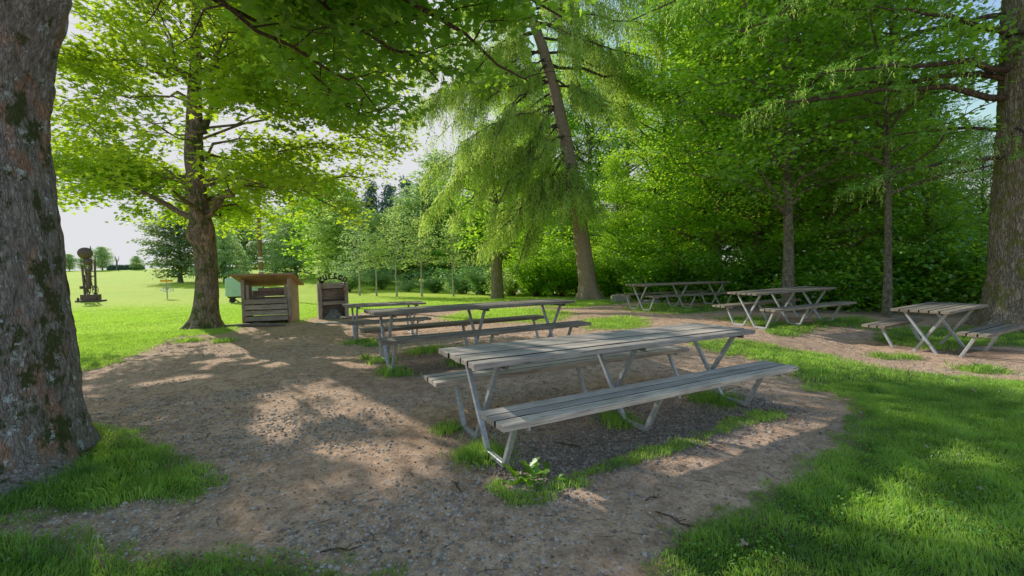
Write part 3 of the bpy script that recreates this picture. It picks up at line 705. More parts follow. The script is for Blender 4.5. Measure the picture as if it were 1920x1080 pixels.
S = np.concatenate(S); D = np.concatenate(D)
Wp = S + MT
low = Wp[:, 2] < 2.45 + .25 * np.sin(Wp[:, 0] * 1.7) + .5 * vnoise(Wp[:, 0], Wp[:, 1])
low |= (np.hypot(S[:, 0] - .1, S[:, 1] + 1.0) < 1.5) & (S[:, 2] < 6.3)
to_cam = -MT[:2] / np.linalg.norm(MT[:2]); fwd = S[:, 0] * to_cam[0] + S[:, 1] * to_cam[1]; side_ = np.abs(-S[:, 0] * to_cam[1] + S[:, 1] * to_cam[0] - .05)
low |= (side_ < .42) & (fwd > -.3) & (S[:, 2] < 7.2) & (rs.rand(len(S)) < .6)
low |= vnoise(S[:, 0] * .9, S[:, 1] * .9, S[:, 2] * 1.3) < .30
S, D = S[~low], D[~low]
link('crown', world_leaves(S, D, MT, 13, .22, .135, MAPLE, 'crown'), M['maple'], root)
print('maple sites', len(S))

# ------------------------------------------------------------------ drooping conifers
def strands(P, lens, per_m, w, l, name, m, parent, sway=.10, out_=None, cone=False, org=None, curl=.25):
    """hanging needle-clad strands: P are the hanging points"""
    n = len(P); k = np.maximum(2, (lens * per_m).astype(int)); tot = k.sum()
    idx = np.repeat(np.arange(n), k); t = np.concatenate([np.linspace(0, 1, q) for q in k])
    sw = rs.randn(n, 2) * sway
    Q = P[idx].copy(); Q[:, 2] -= lens[idx] * t; Q[:, 0] += sw[idx, 0] * lens[idx] * t ** 1.3; Q[:, 1] += sw[idx, 1] * lens[idx] * t ** 1.3
    if out_ is not None: Q[:, :2] += out_[idx, :2] * (lens[idx] * curl * np.sqrt(t))[:, None]
    Q += rs.randn(tot, 3) * w * .5
    A = rs.randn(tot, 3) * .55; A[:, 2] = -1.1
    Nn = rs.randn(tot, 3); Nn[:, 2] *= .4
    cl = vnoise(Q[:, 0] * .8, Q[:, 1] * .8, Q[:, 2] * .8)
    return link(name, leaf_mesh(name, Q, Nn, A, l * rs.uniform(.6, 1.3, tot), NEED, 0, w / l, np.clip(.6 * rs.rand(tot) + .7 * (cl - .2), 0, 1)), m, parent)

SB = np.array([3.36, 18.9, 0]); SB[2] = gz1(SB[0], SB[1]) - .1
root = empty('drooping_spruce', tuple(SB), 'tall leaning spruce with curtains of pale hanging twigs behind the middle of the lawn', 'tree')
tp = [(1108, 563), (1098, 500), (1085, 410), (1073, 330), (1058, 250), (1040, 170), (1018, 90), (985, 0), (950, -110), (925, -240)]
TP = np.array([at(a, b, 18.9) - SB for a, b in tp])
hh = TP[:, 2].copy(); hh[0] = -.1
tip = 17
def sl(h): return np.interp(h, hh, TP[:, 0]) + 0 * h, np.interp(h, hh, TP[:, 1]) * 0
big_trunk('trunk', [(-.1, .56), (.2, .46), (.8, .385), (3, .335), (6, .28), (9, .24), (12, .20), (hh[-1], .12)], M['bark_spruce'], root, lean=sl, flare=(.35, .25, 6, .2), nseg=70, nring=260, ridges=.02, fine=.012)
rs = np.random.RandomState(11)
def SL(px, py, Y): return at(px, py, Y) - SB
def on(py):  # point on the trunk at photo row py
    x = np.interp(py, [b for a, b in tp][::-1], [a for a, b in tp][::-1]); return SL(x, py, 18.9)
limbs = [(on(195), SL(925, 400, 17.5), .07, -.02), (on(265), SL(960, 520, 17.8), .07, -.02), (on(150), SL(850, 330, 18), .07, .06), (on(100), SL(800, 190, 18.5), .06, .10),
         (on(230), SL(840, 420, 19), .06, .05), (on(280), SL(900, 470, 19.5), .05, .02), (on(60), SL(900, 110, 17), .06, .04), (on(120), SL(930, 260, 16.5), .06, .04),
         (on(310), SL(1010, 400, 17), .05, .03), (on(330), SL(1120, 400, 17.3), .04, .03), (on(300), SL(1060, 380, 16.6), .04, .03), (on(20), SL(1230, 60, 17.5), .06, .05), (on(45), SL(1200, 150, 18.5), .06, .07), (on(100), SL(1240, 170, 19.5), .06, .06), (on(-10), SL(1180, 30, 19.5), .06, .06), (on(160), SL(1180, 210, 18.8), .05, .07), (on(150), SL(1130, 200, 17), .05, .05), (on(70), SL(1220, 110, 17), .06, .03),
         (on(120), SL(1290, 190, 18), .07, .05), (on(-40), SL(1260, 0, 17), .06, .05), (on(-60), SL(830, 60, 18), .06, .08), (on(-110), SL(780, -20, 18), .06, .08),
         (on(0), SL(880, 60, 20), .05, .05), (on(90), SL(820, 260, 20.5), .05, .06), (on(-100), SL(1150, -60, 17), .06, .05), (on(210), SL(1000, 330, 20.5), .05, .03), 
         (on(250), SL(1000, 300, 16.3), .05, .03), (on(-20), SL(960, 20, 15.8), .05, .03), (on(40), SL(1090, 70, 15.8), .05, .03), (on(200), SL(860, 270, 17), .05, .06), (on(240), SL(800, 400, 18), .05, .08),
         (on(50), SL(790, 120, 18.6), .06, .06), (on(140), SL(880, 210, 18.2), .05, .06), (on(20), SL(860, 20, 19.5), .05, .06), (on(-30), SL(930, 60, 18.5), .05, .05), (on(110), SL(950, 160, 17.4), .05, .04),
         (on(200), SL(780, 350, 20.5), .06, .08), (on(170), SL(900, 300, 21), .05, .05), (on(-70), SL(880, -10, 16.5), .05, .06), (on(60), SL(840, 170, 21), .05, .06), (on(150), SL(760, 220, 19.5), .05, .10), (on(30), SL(940, 90, 20.5), .05, .04),
         (on(320), SL(1000, 350, 17.8), .04, .06), (on(325), SL(880, 500, 17.8), .05, .08)]
polys = []; S = []; D = []
for a, b, r, sg in limbs:
    Lm = curve(a, b, 8, sg, .018); polys.append((Lm, np.linspace(r, .012, 8)))
    p, s, d = sub_limbs(Lm, r, .30, 1.1, spread=(40, 80), up=-.15, twig_r=.012, t0=.12, site_step=.085); polys += p; S.append(s); D.append(d)
    q = np.linspace(.1, 1, int(np.linalg.norm(b - a) / .06)); ii = q * 7; j = np.minimum(ii.astype(int), 6)
    S.append(Lm[j] + (Lm[j + 1] - Lm[j]) * (ii - j)[:, None]); D.append(np.repeat(((b - a) / np.linalg.norm(b - a))[None], len(q), 0))
link('limbs', tubes_mesh('limbs', polys), M['twig'], root)
S = np.concatenate(S); D = np.concatenate(D); print('spruce sites', len(S))
k = vnoise(S[:, 0] * .8 + 3, S[:, 1] * .8, S[:, 2] * .9) > .33
k &= ~((np.abs(S[:, 0] - np.interp(S[:, 2], hh, TP[:, 0])) < .5) & (S[:, 1] < .2) & (S[:, 2] > 5.6))
S, D = S[k], D[k]
S = np.repeat(S, 3, 0) + rs.randn(len(S) * 3, 3) * .08; D = np.repeat(D, 3, 0)
ln = rs.uniform(.25, 1.0, len(S)) * (.5 + vnoise(S[:, 0] * 1.2, S[:, 1] * 1.2, S[:, 2] * .4))
k = S[:, 2] - ln > 1.7
S, D, ln = S[k], D[k], ln[k]
strands(S, ln, 13, .034, .15, 'crown', M['needle'], root, out_=D)
kk = rs.rand(len(S)) < .17
strands(S[kk], ln[kk] * .9, 9, .05, .10, 'cones', M['cone'], root, out_=D[kk])

# --- fir at the right edge ---
FB = np.array([10.42, 8.72, 0]); FB[2] = gz1(FB[0], FB[1]) - .1
root = empty('douglas_fir', tuple(FB), 'broad deeply furrowed fir trunk with level drooping boughs at the right edge of the photo', 'tree')
big_trunk('trunk', [(-.1, .84), (.15, .76), (.5, .70), (1.2, .65), (3, .60), (6, .55), (9, .48), (12, .40)], M['bark_fir'], root, flare=(.30, .3, 6, .2), ridges=.03, fine=.02, nseg=200, nring=420)
rs = np.random.RandomState(17)
def FL(px, py, Y): return at(px, py, Y) - FB
limbs = [(FL(1905, 30, 8.9), FL(1560, 130, 9.5), .06, .06), (FL(1905, 130, 8.8), FL(1530, 140, 8.6), .07, .03), (FL(1905, 185, 8.8), FL(1400, 215, 9.4), .07, .07), (FL(1905, 300, 8.8), FL(1590, 360, 9.0), .05, .07),
         (FL(1905, 70, 8.8), FL(1640, 10, 8.6), .06, .03), (FL(1905, -40, 8.8), FL(1380, 60, 8.8), .07, .10), (FL(1905, -100, 8.8), FL(1300, -10, 8.4), .08, .08), (FL(1905, -60, 8.8), FL(1180, 40, 9.6), .07, .10),
         (FL(1905, 150, 8.8), FL(1400, 230, 10.6), .06, .08), (FL(1905, 240, 8.9), FL(1620, 270, 9.8), .04, .05), (FL(1905, -150, 8.8), FL(1500, -60, 7.6), .07, .05), (FL(1905, 60, 8.6), FL(2050, 70, 7), .05, .02), (FL(1905, 240, 8.5), FL(1960, 290, 7.4), .03, .02),
         (FL(1905, -160, 8.8), FL(1250, -60, 10.5), .06, .08)]
polys = []; S = []; D = []
for a, b, r, sg in limbs:
    Lm = curve(a, b, 9, sg, .012); polys.append((Lm, np.linspace(r, .01, 9)))
    p, s, d = sub_limbs(Lm, r, .23, .95, spread=(35, 70), up=-.08, twig_r=.008, t0=.25, site_step=.05); polys += p; S.append(s); D.append(d)
    for tw, _ in p[::1]:
        p2, s2, d2 = sub_limbs(tw, .005, .16, .28, spread=(30, 60), up=-.15, twig_r=.004, t0=.2, site_step=.045); S.append(s2); D.append(d2)
link('limbs', tubes_mesh('limbs', polys), M['twig'], root)
S = np.concatenate(S); D = np.concatenate(D); print('fir sites', len(S))
n = len(S) * 4; P = np.repeat(S, 4, 0) + rs.randn(n, 3) * .015; A = np.repeat(D, 4, 0) + rs.randn(n, 3) * .8; A[:, 2] -= .45
cl = vnoise(P[:, 0] * 1.2, P[:, 1] * 1.2, P[:, 2] * 1.2)
link('crown', leaf_mesh('crown', P, rs.randn(n, 3) * .6 + np.array([0, 0, 1]), A, .085 * rs.uniform(.6, 1.2, n), NEED, 0, .20, np.clip(.6 * rs.rand(n) + .7 * (cl - .2), 0, 1)), M['needle_dark'], root)
tipk = rs.rand(len(S)) < .34 * (vnoise(S[:, 0] * 1.5, S[:, 1] * 1.5, S[:, 2] * 1.5) > .45)
strands(S[tipk], rs.uniform(.08, .42, tipk.sum()), 22, .018, .075, 'hanging_tips', M['needle'], root, out_=D[tipk])

# ------------------------------------------------------------------ woodland
def variant(seed, H, Rad, cb, nl, r0, per, spread, size, outline=BROAD, profile='round', flat=.35, hole=.0, **k):
    global rs
    polys, S, D = auto_tree(seed, H, Rad, cb, nl, r0, profile, **k)
    rs = np.random.RandomState(seed + 100)
    tm = tubes_mesh('trunk', polys, 8); cm = leaves_at(S, D, per, spread, size, outline, flat=flat, name='crown', hole=hole, width=.85)
    print('variant', seed, len(S) * per)
    return tm, cm
VT = [variant(s, H, Rd, cb, nl, r0, 17, .27, .12, step=.33, tl=1.9, site_step=.19, profile=pf, hole=.42, up0=.25, up1=1.1) for s, H, Rd, cb, nl, r0, pf in
      [(41, 15, 3.6, 1.6, 66, .17, 'spread'), (42, 17, 3.2, 2.0, 84, .2, 'column'), (43, 13, 3.4, 1.0, 76, .14, 'spread'), (44, 16, 3.4, 1.2, 80, .18, 'round')]]
VT += [variant(45, 16, 3.2, 2.6, 66, .135, 15, .26, .12, step=.33, tl=1.8, site_step=.19, profile='spread', hole=.38, up0=.3, up1=1.1), variant(46, 13, 2.6, 2.9, 52, .085, 14, .24, .12, step=.33, tl=1.6, site_step=.19, profile='spread', hole=.38, up0=.3, up1=1.1)]
WOOD = [ # px, Y, variant, rz, scale, material, bark, label
  (1035, 38, 3, 1.0, 1.4, 'beech', 'bark', 'very tall far tree showing left of the leaning spruce trunk'), (1110, 36, 0, 2.0, 1.45, 'beech', 'bark', 'very tall far tree directly behind the leaning spruce trunk'),
  (1180, 37, 1, 3.0, 1.3, 'beech', 'bark', 'very tall far tree showing right of the leaning spruce trunk'), (960, 41, 0, .5, 1.4, 'beech', 'bark', 'very tall hazy tree behind the hanging spruce twigs'),
  (1478, 12.2, 4, .3, 1.0, 'deep', 'bark_grey', 'grey trunked beech standing behind the second table from the right'),
  (1664, 10.6, 5, 1.2, 1.0, 'deep', 'bark_grey', 'slim pale speckled trunk with dark leaves between the two rightmost tables'),
  (1160, 20.5, 2, 2.0, .5, 'beech', 'bark_grey', 'slim sunlit beech just right of the leaning spruce trunk'),
  (1345, 17.0, 0, .9, 1.0, 'beech', 'bark', 'bright green beech rising behind the farthest table'),
  (1250, 20.0, 3, 4.1, 1.0, 'beech', 'bark', 'sunlit yellow green beech between the leaning spruce and the farthest table'),
  (1420, 16.0, 0, 5.0, 1.0, 'beech', 'bark', 'leafy beech left of the grey trunked beech'),
  (1560, 14.6, 3, 2.2, 1.0, 'deep', 'bark', 'dense beech right of the grey trunked beech'),
  (1740, 13.2, 2, 3.3, .5, 'deep', 'bark', 'dark leafy tree behind the short rightmost table'),
  (1840, 15.0, 2, 1.0, .46, 'deep', 'bark', 'dark leafy tree next to the furrowed fir trunk'),
  (1640, 17.5, 1, 4.4, .62, 'deep', 'bark', 'tall dark tree behind the slim pale speckled trunk'),
  (1960, 14.0, 2, .4, .42, 'deep', 'bark', 'dark tree half hidden behind the furrowed fir trunk'),
  (1300, 27.0, 0, 1.7, 1.1, 'beech', 'bark', 'tall beech in the second row behind the farthest table'),
  (1330, 24.0, 1, 5.6, 1.0, 'beech', 'bark', 'tall column shaped tree deep in the wood behind the farthest table'),
  (1450, 22.0, 3, .2, 1.1, 'deep', 'bark', 'tall dark tree deep in the wood behind the long right table'),
  (1570, 21.0, 0, 2.9, 1.0, 'deep', 'bark', 'tall spreading tree deep in the wood behind the long right table'),
  (1720, 19.5, 3, 1.4, .55, 'deep', 'bark', 'tall tree deep in the wood behind the short rightmost table'),
  (1010, 31.0, 0, 4.0, .8, 'beech', 'bark', 'tall beech behind the hanging spruce boughs'),
  (1400, 30.0, 2, 4.0, 1.0, 'deep', 'bark', 'farthest tall tree in the middle of the wood'),
  (1560, 28.0, 2, 1.0, .8, 'deep', 'bark', 'farthest tall tree in the right half of the wood'),
  (1260, 32.0, 0, 1.0, .8, 'beech', 'bark', 'farthest tall beech seen above the farthest table'),
]
for px, Yd, v, rz, sc, lm, bm, lab in WOOD:
    x = ray(px, 520)[0] / ray(px, 520)[1] * Yd
    tree_thing('beech_tree', (x, Yd, gz1(x, Yd) - .05), lab, 'tree', VT[v][0], VT[v][1], M[bm], M[lm], rz, sc, 'trees of the wood on the right')

def px_x(px, Yd, py=520):
    r = ray(px, py); return r[0] / r[1] * Yd
# understorey bushes along the wood edge
def bush_variant(seed, H, Rd, n, size, outline=BROAD):
    global rs
    rs = np.random.RandomState(seed); polys = []; S = []; D = []
    for i in range(n):
        az = rs.rand() * 6.28; e = rs.uniform(.35, 1.35); d = np.array([math.cos(az) * math.cos(e), math.sin(az) * math.cos(e), math.sin(e)])
        p0 = np.array([rs.randn() * .12, rs.randn() * .12, 0]); l = (Rd * math.cos(e) + H * math.sin(e)) * rs.uniform(.6, 1.0)
        Lm = curve(p0, p0 + d * l, 6, .12, .04); polys.append((Lm, np.linspace(.022, .004, 6)))
        p, s, dd = sub_limbs(Lm, .01, .25, .7, twig_r=.005, t0=.12, site_step=.14); polys += p; S.append(s); D.append(dd)
    S = np.concatenate(S); D = np.concatenate(D); k = S[:, 2] > .05
    return tubes_mesh('stems', polys, 5), leaves_at(S[k], D[k], 8, .16, size, outline, name='foliage')
VB = [bush_variant(61, 2.6, 1.7, 26, .12), bush_variant(62, 1.6, 1.3, 20, .11), bush_variant(63, 3.6, 1.6, 30, .12)]
BUSH = [ # px, Y, variant, scale, material, label
 (960, 23.5, 1, 1.0, 'young', 'pale bush right at the lawn edge below the hanging spruce boughs'), (1005, 22.5, 0, 1.0, 'beech', 'sunlit bush between the mossy trunk and the leaning spruce'),
 (1050, 21.5, 0, 1.1, 'beech', 'bright bush left of the leaning spruce base'), (1085, 22.5, 2, 1.0, 'beech', 'tall bright bush behind the leaning spruce base'),
 (1150, 20.5, 0, .9, 'beech', 'bush behind the squared stone block'), (1205, 18.3, 1, 1.1, 'deep', 'low bush behind the left end of the farthest table'),
 (1255, 17.6, 0, 1.0, 'beech', 'leafy bush behind the middle of the farthest table'), (1310, 16.6, 2, .9, 'deep', 'tall bush behind the right end of the farthest table'),
 (1370, 15.4, 0, .9, 'deep', 'dark bush behind the left end of the long right table'), (1430, 15.0, 1, 1.1, 'deep', 'low dark bush left of the grey beech trunk'),
 (1510, 14.6, 0, .9, 'deep', 'dark bush right of the grey beech trunk'), (1560, 12.9, 1, 1.0, 'deep', 'low dark bush at the right end of the long right table'),
 (1610, 13.4, 0, .9, 'deep', 'dark bush just left of the slim pale speckled trunk'), (1700, 12.6, 1, 1.0, 'deep', 'low dark bush right of the slim pale speckled trunk'),
 (1745, 12.3, 0, .9, 'deep', 'dark bush behind the table with two frames'), (1800, 12.0, 0, .9, 'deep', 'dark bush left of the furrowed fir trunk'),
 (1860, 12.5, 2, .8, 'deep', 'tall dark bush behind the furrowed fir trunk'), (870, 28.0, 1, 1.1, 'shade_haze', 'pale undergrowth bush left of the mossy trunk'),
 (905, 25.5, 0, .8, 'shade_haze', 'grey green bush beside the mossy trunk'), (815, 31, 0, .55, 'shade_haze', 'hazy bush between the two rightmost young trees'),
 (765, 33, 1, .6, 'haze', 'hazy low bush behind the middle young trees'), (715, 36.0, 2, .7, 'haze', 'hazy bush behind the leftmost young trees'),
 (655, 34.0, 2, .8, 'haze', 'hazy bush right behind the grill')]
for i, (px, Yd, v, sc, lm, lab) in enumerate(BUSH):
    x = px_x(px, Yd)
    e = empty('bush', (x, Yd, gz1(x, Yd) - .05), lab, 'bush', i * 1.9, 'bushes along the wood edge'); e.scale = (sc,) * 3
    link('stems', VB[v][0], M['twig'], e); link('foliage', VB[v][1], M[lm], e)
# ferny dark woodland floor cover
rs = np.random.RandomState(77)
n = 60000; fx = rs.uniform(.5, 24, n); fy = rs.uniform(9.5, 32, n)
ok = (fy > np.interp(fx, [0.5, 3, 5, 7, 9, 11, 24], [23, 21, 18.2, 14.2, 11.9, 11.2, 11.2])); fx, fy = fx[ok], fy[ok]; n = len(fx)
P = np.stack([fx, fy, gz(fx, fy) + rs.rand(n) ** 2 * .45], 1)
tag(link('undergrowth', leaf_mesh('undergrowth', P, np.array([0, 0, 1.0]) + rs.randn(n, 3) * .5, rs.randn(n, 3), .12 * rs.uniform(.6, 1.4, n), BROAD), M['deep']), 'low leafy cover on the shaded floor of the wood', 'undergrowth', kind='stuff')

# mossy second spruce trunk at px 932
x = px_x(932, 21.5); MB0 = (x, 21.5, gz1(x, 21.5) - .05)
root = empty('mossy_trunk_tree', MB0, 'tree with a mossy double trunk and dark green leaves left of the leaning spruce', 'tree')
tm, cm = variant(51, 8.5, 2.6, 2.2, 50, .24, 8, .2, .14, profile='round', site_step=.17)
big_trunk('trunk', [(-.1, .36), (.2, .31), (.8, .28), (2.4, .26), (3.4, .2), (5, .1)], M['bark_fir'], root, nseg=50, nring=80, ridges=.03)
link('limbs', tm, M['bark'], root); link('crown', cm, M['beech'], root)

# young trees in a row
YT = [variant(s, H, Rd, 1.7, 36, .055, 6, .14, .12, profile='round', site_step=.16, tl=.7) for s, H, Rd in [(71, 4.6, .95), (72, 4.0, .8), (73, 5.3, 1.0)]]
for i, (px, Yd, v, sc, lab) in enumerate([(673, 27.5, 2, .98, 'grey green young tree nearest the grill, leftmost of the row of thin trunks'), (705, 26.5, 1, .95, 'smallest pale young tree, second from the left in the row'),
      (743, 25.5, 2, .95, 'tallest yellow green young tree, third from the left in the row'), (790, 25, 0, 1.0, 'silvery young tree, fourth from the left in the row'),
      (849, 24.2, 0, .95, 'yellow green young tree nearest the mossy trunk, rightmost of the row')]):
    x = px_x(px, Yd)
    tree_thing('young_tree', (x, Yd, gz1(x, Yd) - .03), lab, 'tree', YT[v][0], YT[v][1], M['pale_bark'], M['haze' if i == 0 else 'young'], i * 2.2, sc, 'young trees planted in a row along the lawn')

# distant trees: hazy broadleaved crowns and dark conifers
FT = [variant(s, H, Rd, cb, 70, .3, 7, .42, .40, profile=pf, site_step=.4, step=.55, tl=2.2) for s, H, Rd, cb, pf in [(81, 13, 5, 1.0, 'round'), (82, 17, 5, 1.5, 'spread'), (83, 11, 4.4, .8, 'round')]]
def conifer_variant(seed, H, Rd, cb, nl):
    global rs
    polys, S, D = auto_tree(seed, H, Rd, cb, nl, .25, 'cone', step=.5, tl=1.1, site_step=.3, up0=-.05, up1=.35, droop=.05)
    rs = np.random.RandomState(seed); n = len(S) * 4
    P = np.repeat(S, 4, 0) + rs.randn(n, 3) * .2; A = np.repeat(D, 4, 0) * .5 + rs.randn(n, 3) * .4; A[:, 2] -= .9
    cl = vnoise(P[:, 0] * .7, P[:, 1] * .7, P[:, 2] * .7)
    return tubes_mesh('trunk', polys, 6), leaf_mesh('crown', P, rs.randn(n, 3), A, .42 * rs.uniform(.6, 1.3, n), NEED, 0, .42, np.clip(.5 * rs.rand(n) + .8 * (cl - .2), 0, 1))
CT = [conifer_variant(91, 17, 3.4, 1.5, 90), conifer_variant(92, 11, 4.6, 1.0, 150)]
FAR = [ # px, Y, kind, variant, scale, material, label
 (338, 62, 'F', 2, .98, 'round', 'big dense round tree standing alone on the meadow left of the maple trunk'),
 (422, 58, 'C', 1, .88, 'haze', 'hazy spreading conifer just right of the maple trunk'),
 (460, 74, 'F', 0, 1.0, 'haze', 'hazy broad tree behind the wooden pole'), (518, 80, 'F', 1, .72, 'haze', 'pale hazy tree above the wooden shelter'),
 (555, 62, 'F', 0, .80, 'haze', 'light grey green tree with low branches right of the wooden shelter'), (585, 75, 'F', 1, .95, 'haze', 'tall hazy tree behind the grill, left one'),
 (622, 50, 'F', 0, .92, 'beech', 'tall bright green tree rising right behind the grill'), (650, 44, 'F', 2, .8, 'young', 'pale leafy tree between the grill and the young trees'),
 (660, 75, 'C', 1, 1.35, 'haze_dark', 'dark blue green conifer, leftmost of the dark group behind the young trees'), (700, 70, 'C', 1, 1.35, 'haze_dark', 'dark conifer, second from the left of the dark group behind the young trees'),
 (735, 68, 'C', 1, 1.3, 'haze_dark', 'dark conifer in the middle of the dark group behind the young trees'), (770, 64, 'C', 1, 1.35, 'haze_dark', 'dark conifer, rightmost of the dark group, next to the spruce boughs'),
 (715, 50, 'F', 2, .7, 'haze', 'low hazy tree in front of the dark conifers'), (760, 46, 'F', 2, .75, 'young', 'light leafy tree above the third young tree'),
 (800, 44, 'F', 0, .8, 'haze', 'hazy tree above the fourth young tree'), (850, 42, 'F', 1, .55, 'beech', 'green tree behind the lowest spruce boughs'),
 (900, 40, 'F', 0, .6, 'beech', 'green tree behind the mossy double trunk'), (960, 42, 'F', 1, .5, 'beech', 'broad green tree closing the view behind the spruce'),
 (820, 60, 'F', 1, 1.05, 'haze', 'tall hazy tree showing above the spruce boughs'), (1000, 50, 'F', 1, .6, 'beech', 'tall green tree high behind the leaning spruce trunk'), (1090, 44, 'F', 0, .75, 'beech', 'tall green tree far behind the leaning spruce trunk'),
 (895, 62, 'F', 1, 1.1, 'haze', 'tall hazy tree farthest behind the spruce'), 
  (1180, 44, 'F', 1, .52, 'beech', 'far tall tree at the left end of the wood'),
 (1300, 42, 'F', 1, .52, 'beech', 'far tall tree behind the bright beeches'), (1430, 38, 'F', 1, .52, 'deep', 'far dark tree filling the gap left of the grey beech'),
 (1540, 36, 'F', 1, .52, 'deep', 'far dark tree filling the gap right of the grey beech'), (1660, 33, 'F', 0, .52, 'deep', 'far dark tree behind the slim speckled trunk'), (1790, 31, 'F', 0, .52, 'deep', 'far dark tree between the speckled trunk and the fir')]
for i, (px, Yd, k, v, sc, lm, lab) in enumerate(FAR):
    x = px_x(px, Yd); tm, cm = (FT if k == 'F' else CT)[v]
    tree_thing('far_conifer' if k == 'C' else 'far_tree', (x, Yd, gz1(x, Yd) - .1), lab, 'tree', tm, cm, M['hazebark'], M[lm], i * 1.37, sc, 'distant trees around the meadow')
# small trees on the crest, hedge and dead snag
for px, Yd, sc, lab in [(193, 128, .62, 'small airy tree standing on the meadow crest right of the rusty sculpture'), (160, 132, .42, 'smallest tree on the meadow crest, partly hidden by the rusty sculpture'),
                        (257, 125, .36, 'small bush like tree on the crest at the left side of the big round tree'), (131, 130, .45, 'little tree on the crest beside the sycamore trunk')]:
    x = px_x(px, Yd); tree_thing('crest_tree', (x, Yd, gz1(x, Yd) - .1), lab, 'tree', FT[2][0], FT[2][1], M['hazebark'], M['haze'], px, sc, 'small trees on the meadow crest')
rs = np.random.RandomState(8)
x0, x1 = px_x(206, 126), px_x(268, 126); n = 5000
P = np.stack([rs.uniform(x0, x1, n), 126 + rs.uniform(-.8, .8, n), rs.rand(n) * 1.25], 1); P[:, 2] += gz(P[:, 0], P[:, 1])
tag(link('hedge', leaf_mesh('hedge', P, rs.randn(n, 3), rs.randn(n, 3), .4, BROAD), M['haze_dark']), 'long low clipped dark hedge on the crest of the meadow', 'hedge')
x = px_x(220, 124); mb = MB(); zb = gz1(x, 124)
mb.tube([(0, 0, -.1), (.1, 0, 1.5), (0, 0, 3.0), (-.3, 0, 4.0)], [.28, .22, .14, .06]); mb.tube([(.05, 0, 2), (.6, 0, 2.9), (.8, 0, 3.9)], [.12, .09, .04]); mb.tube([(0, 0, 2.6), (-.5, .1, 3.2), (-.7, 0, 4.1)], [.1, .07, .03])
o = mb.build('dead_tree', M['hazebark']); o.location = (x, 124, zb); tag(o, 'bare dead snag rising from the hedge on the meadow crest', 'dead tree')

# ------------------------------------------------------------------ picnic tables
def plank_set(mb, L, v0, v1, zt, n, th, gap=.019, x0=0.0):
    wd = (v1 - v0 - gap * (n - 1)) / n
    for i in range(n):
        v = v0 + wd / 2 + i * (wd + gap); e0, e1 = random.uniform(-.006, .006), random.uniform(-.006, .006)
        mb.box(((x0 + L + e0 + e1) / 2, v, zt - th / 2 + random.uniform(-.003, .003)), (L - x0 + e1 - e0, wd, th), Matrix.Rotation(random.uniform(-.03, .03), 3, 'X') @ Matrix.Rotation(random.uniform(-.0012, .0012), 3, 'Z'), rn=random.uniform(.12, 1), bev=.003, dark=(i > 0, i < n - 1))  # inner plank sides coloured dark, standing in for shade in the gaps
def table(key, label, dark=False):
    x, y, z, th, L, sl, nf = TAB[key]
    e = empty('picnic_table', (x, y, z), label, 'picnic table', th, 'grey plank picnic tables on galvanised frames')
    e.rotation_euler = (0, -math.atan(sl), th)
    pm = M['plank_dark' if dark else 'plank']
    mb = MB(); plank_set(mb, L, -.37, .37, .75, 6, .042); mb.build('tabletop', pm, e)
    for s in (-1, 1):
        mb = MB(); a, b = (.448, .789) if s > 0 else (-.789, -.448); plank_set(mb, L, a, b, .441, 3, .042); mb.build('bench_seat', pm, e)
    for i in range(nf):
        u = .22 + (L - .44) * i / (nf - 1); mb = MB()
        for s in (-1, 1):
            du = s * .024; w = .038
            pts = [(u + du, s * -.262, .703), (u + du, s * .162, .022), (u + du, s * .424, .022), (u + du, s * .612, .396)]
            for a, b in zip(pts, pts[1:]): mb.bar(a, b, w, w, up=(1, 0, 0), rn=.5, bev=.004)
            mb.bar((u + du, s * .46, .387), (u + du, s * .775, .387), .03, .024, up=(1, 0, 0), bev=.003)   # bearer below the seat
            mb.box((u + .075, s * .60, .381), (.05, .04, .036), bev=.003)
        mb.build('frame', M['steel'], e)
        mb = MB(); mb.bar((u + .052, -.34, .694), (u + .052, .34, .694), .045, .028, up=(1, 0, 0), bev=.004); mb.build('cross_bearer', M['plank_dark'], e)
    return e
table('A', 'long weathered picnic table with pale grey planks in the middle foreground, nearest of all tables')
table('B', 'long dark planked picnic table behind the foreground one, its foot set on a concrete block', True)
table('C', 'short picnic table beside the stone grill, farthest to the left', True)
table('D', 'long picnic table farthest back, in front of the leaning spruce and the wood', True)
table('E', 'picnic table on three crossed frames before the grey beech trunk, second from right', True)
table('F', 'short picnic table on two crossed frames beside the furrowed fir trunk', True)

def footing(px, py, d, lab, rz=.5, top=.0):
    x, y = gp(px, py); mb = MB(); mb.box((0, 0, 0), d, bev=.012, jit=.004); o = mb.build('concrete_footing', M['concrete'])
    o.location = (x, y, gz1(x, y) + top); o.rotation_euler = (.02, .01, rz); return tag(o, lab, 'concrete block', 'concrete blocks under table feet')
def tl(key, u, v):
    x, y, z, th, L, sl, nf = TAB[key]; return x + u * math.cos(th) - v * math.sin(th), y + u * math.sin(th) + v * math.cos(th)
def footing_at(key, u, v, d, lab):
    x, y = tl(key, u, v); z0 = TAB[key][2] + TAB[key][5] * u
    mb = MB(); mb.box((0, 0, 0), d, bev=.012, jit=.003); o = mb.build('concrete_footing', M['concrete'])
    o.location = (x, y, z0 - d[2] / 2 + .0015); o.rotation_euler = (0, 0, TAB[key][3]); return tag(o, lab, 'concrete block', 'concrete blocks under table feet')
footing_at('B', .22, -.36, (.22, .20, .13), 'reddish grey concrete block under the near front foot of the dark second table')
footing_at('B', .22, .32, (.18, .18, .13), 'smaller concrete block under the rear foot at the near end of the dark second table')
footing_at('E', .2, -.36, (.2, .2, .10), 'pale concrete block under the left front foot of the second table from the right')
footing_at('D', 1.8, -.36, (.3, .22, .10), 'concrete block under the middle frame of the farthest back table')
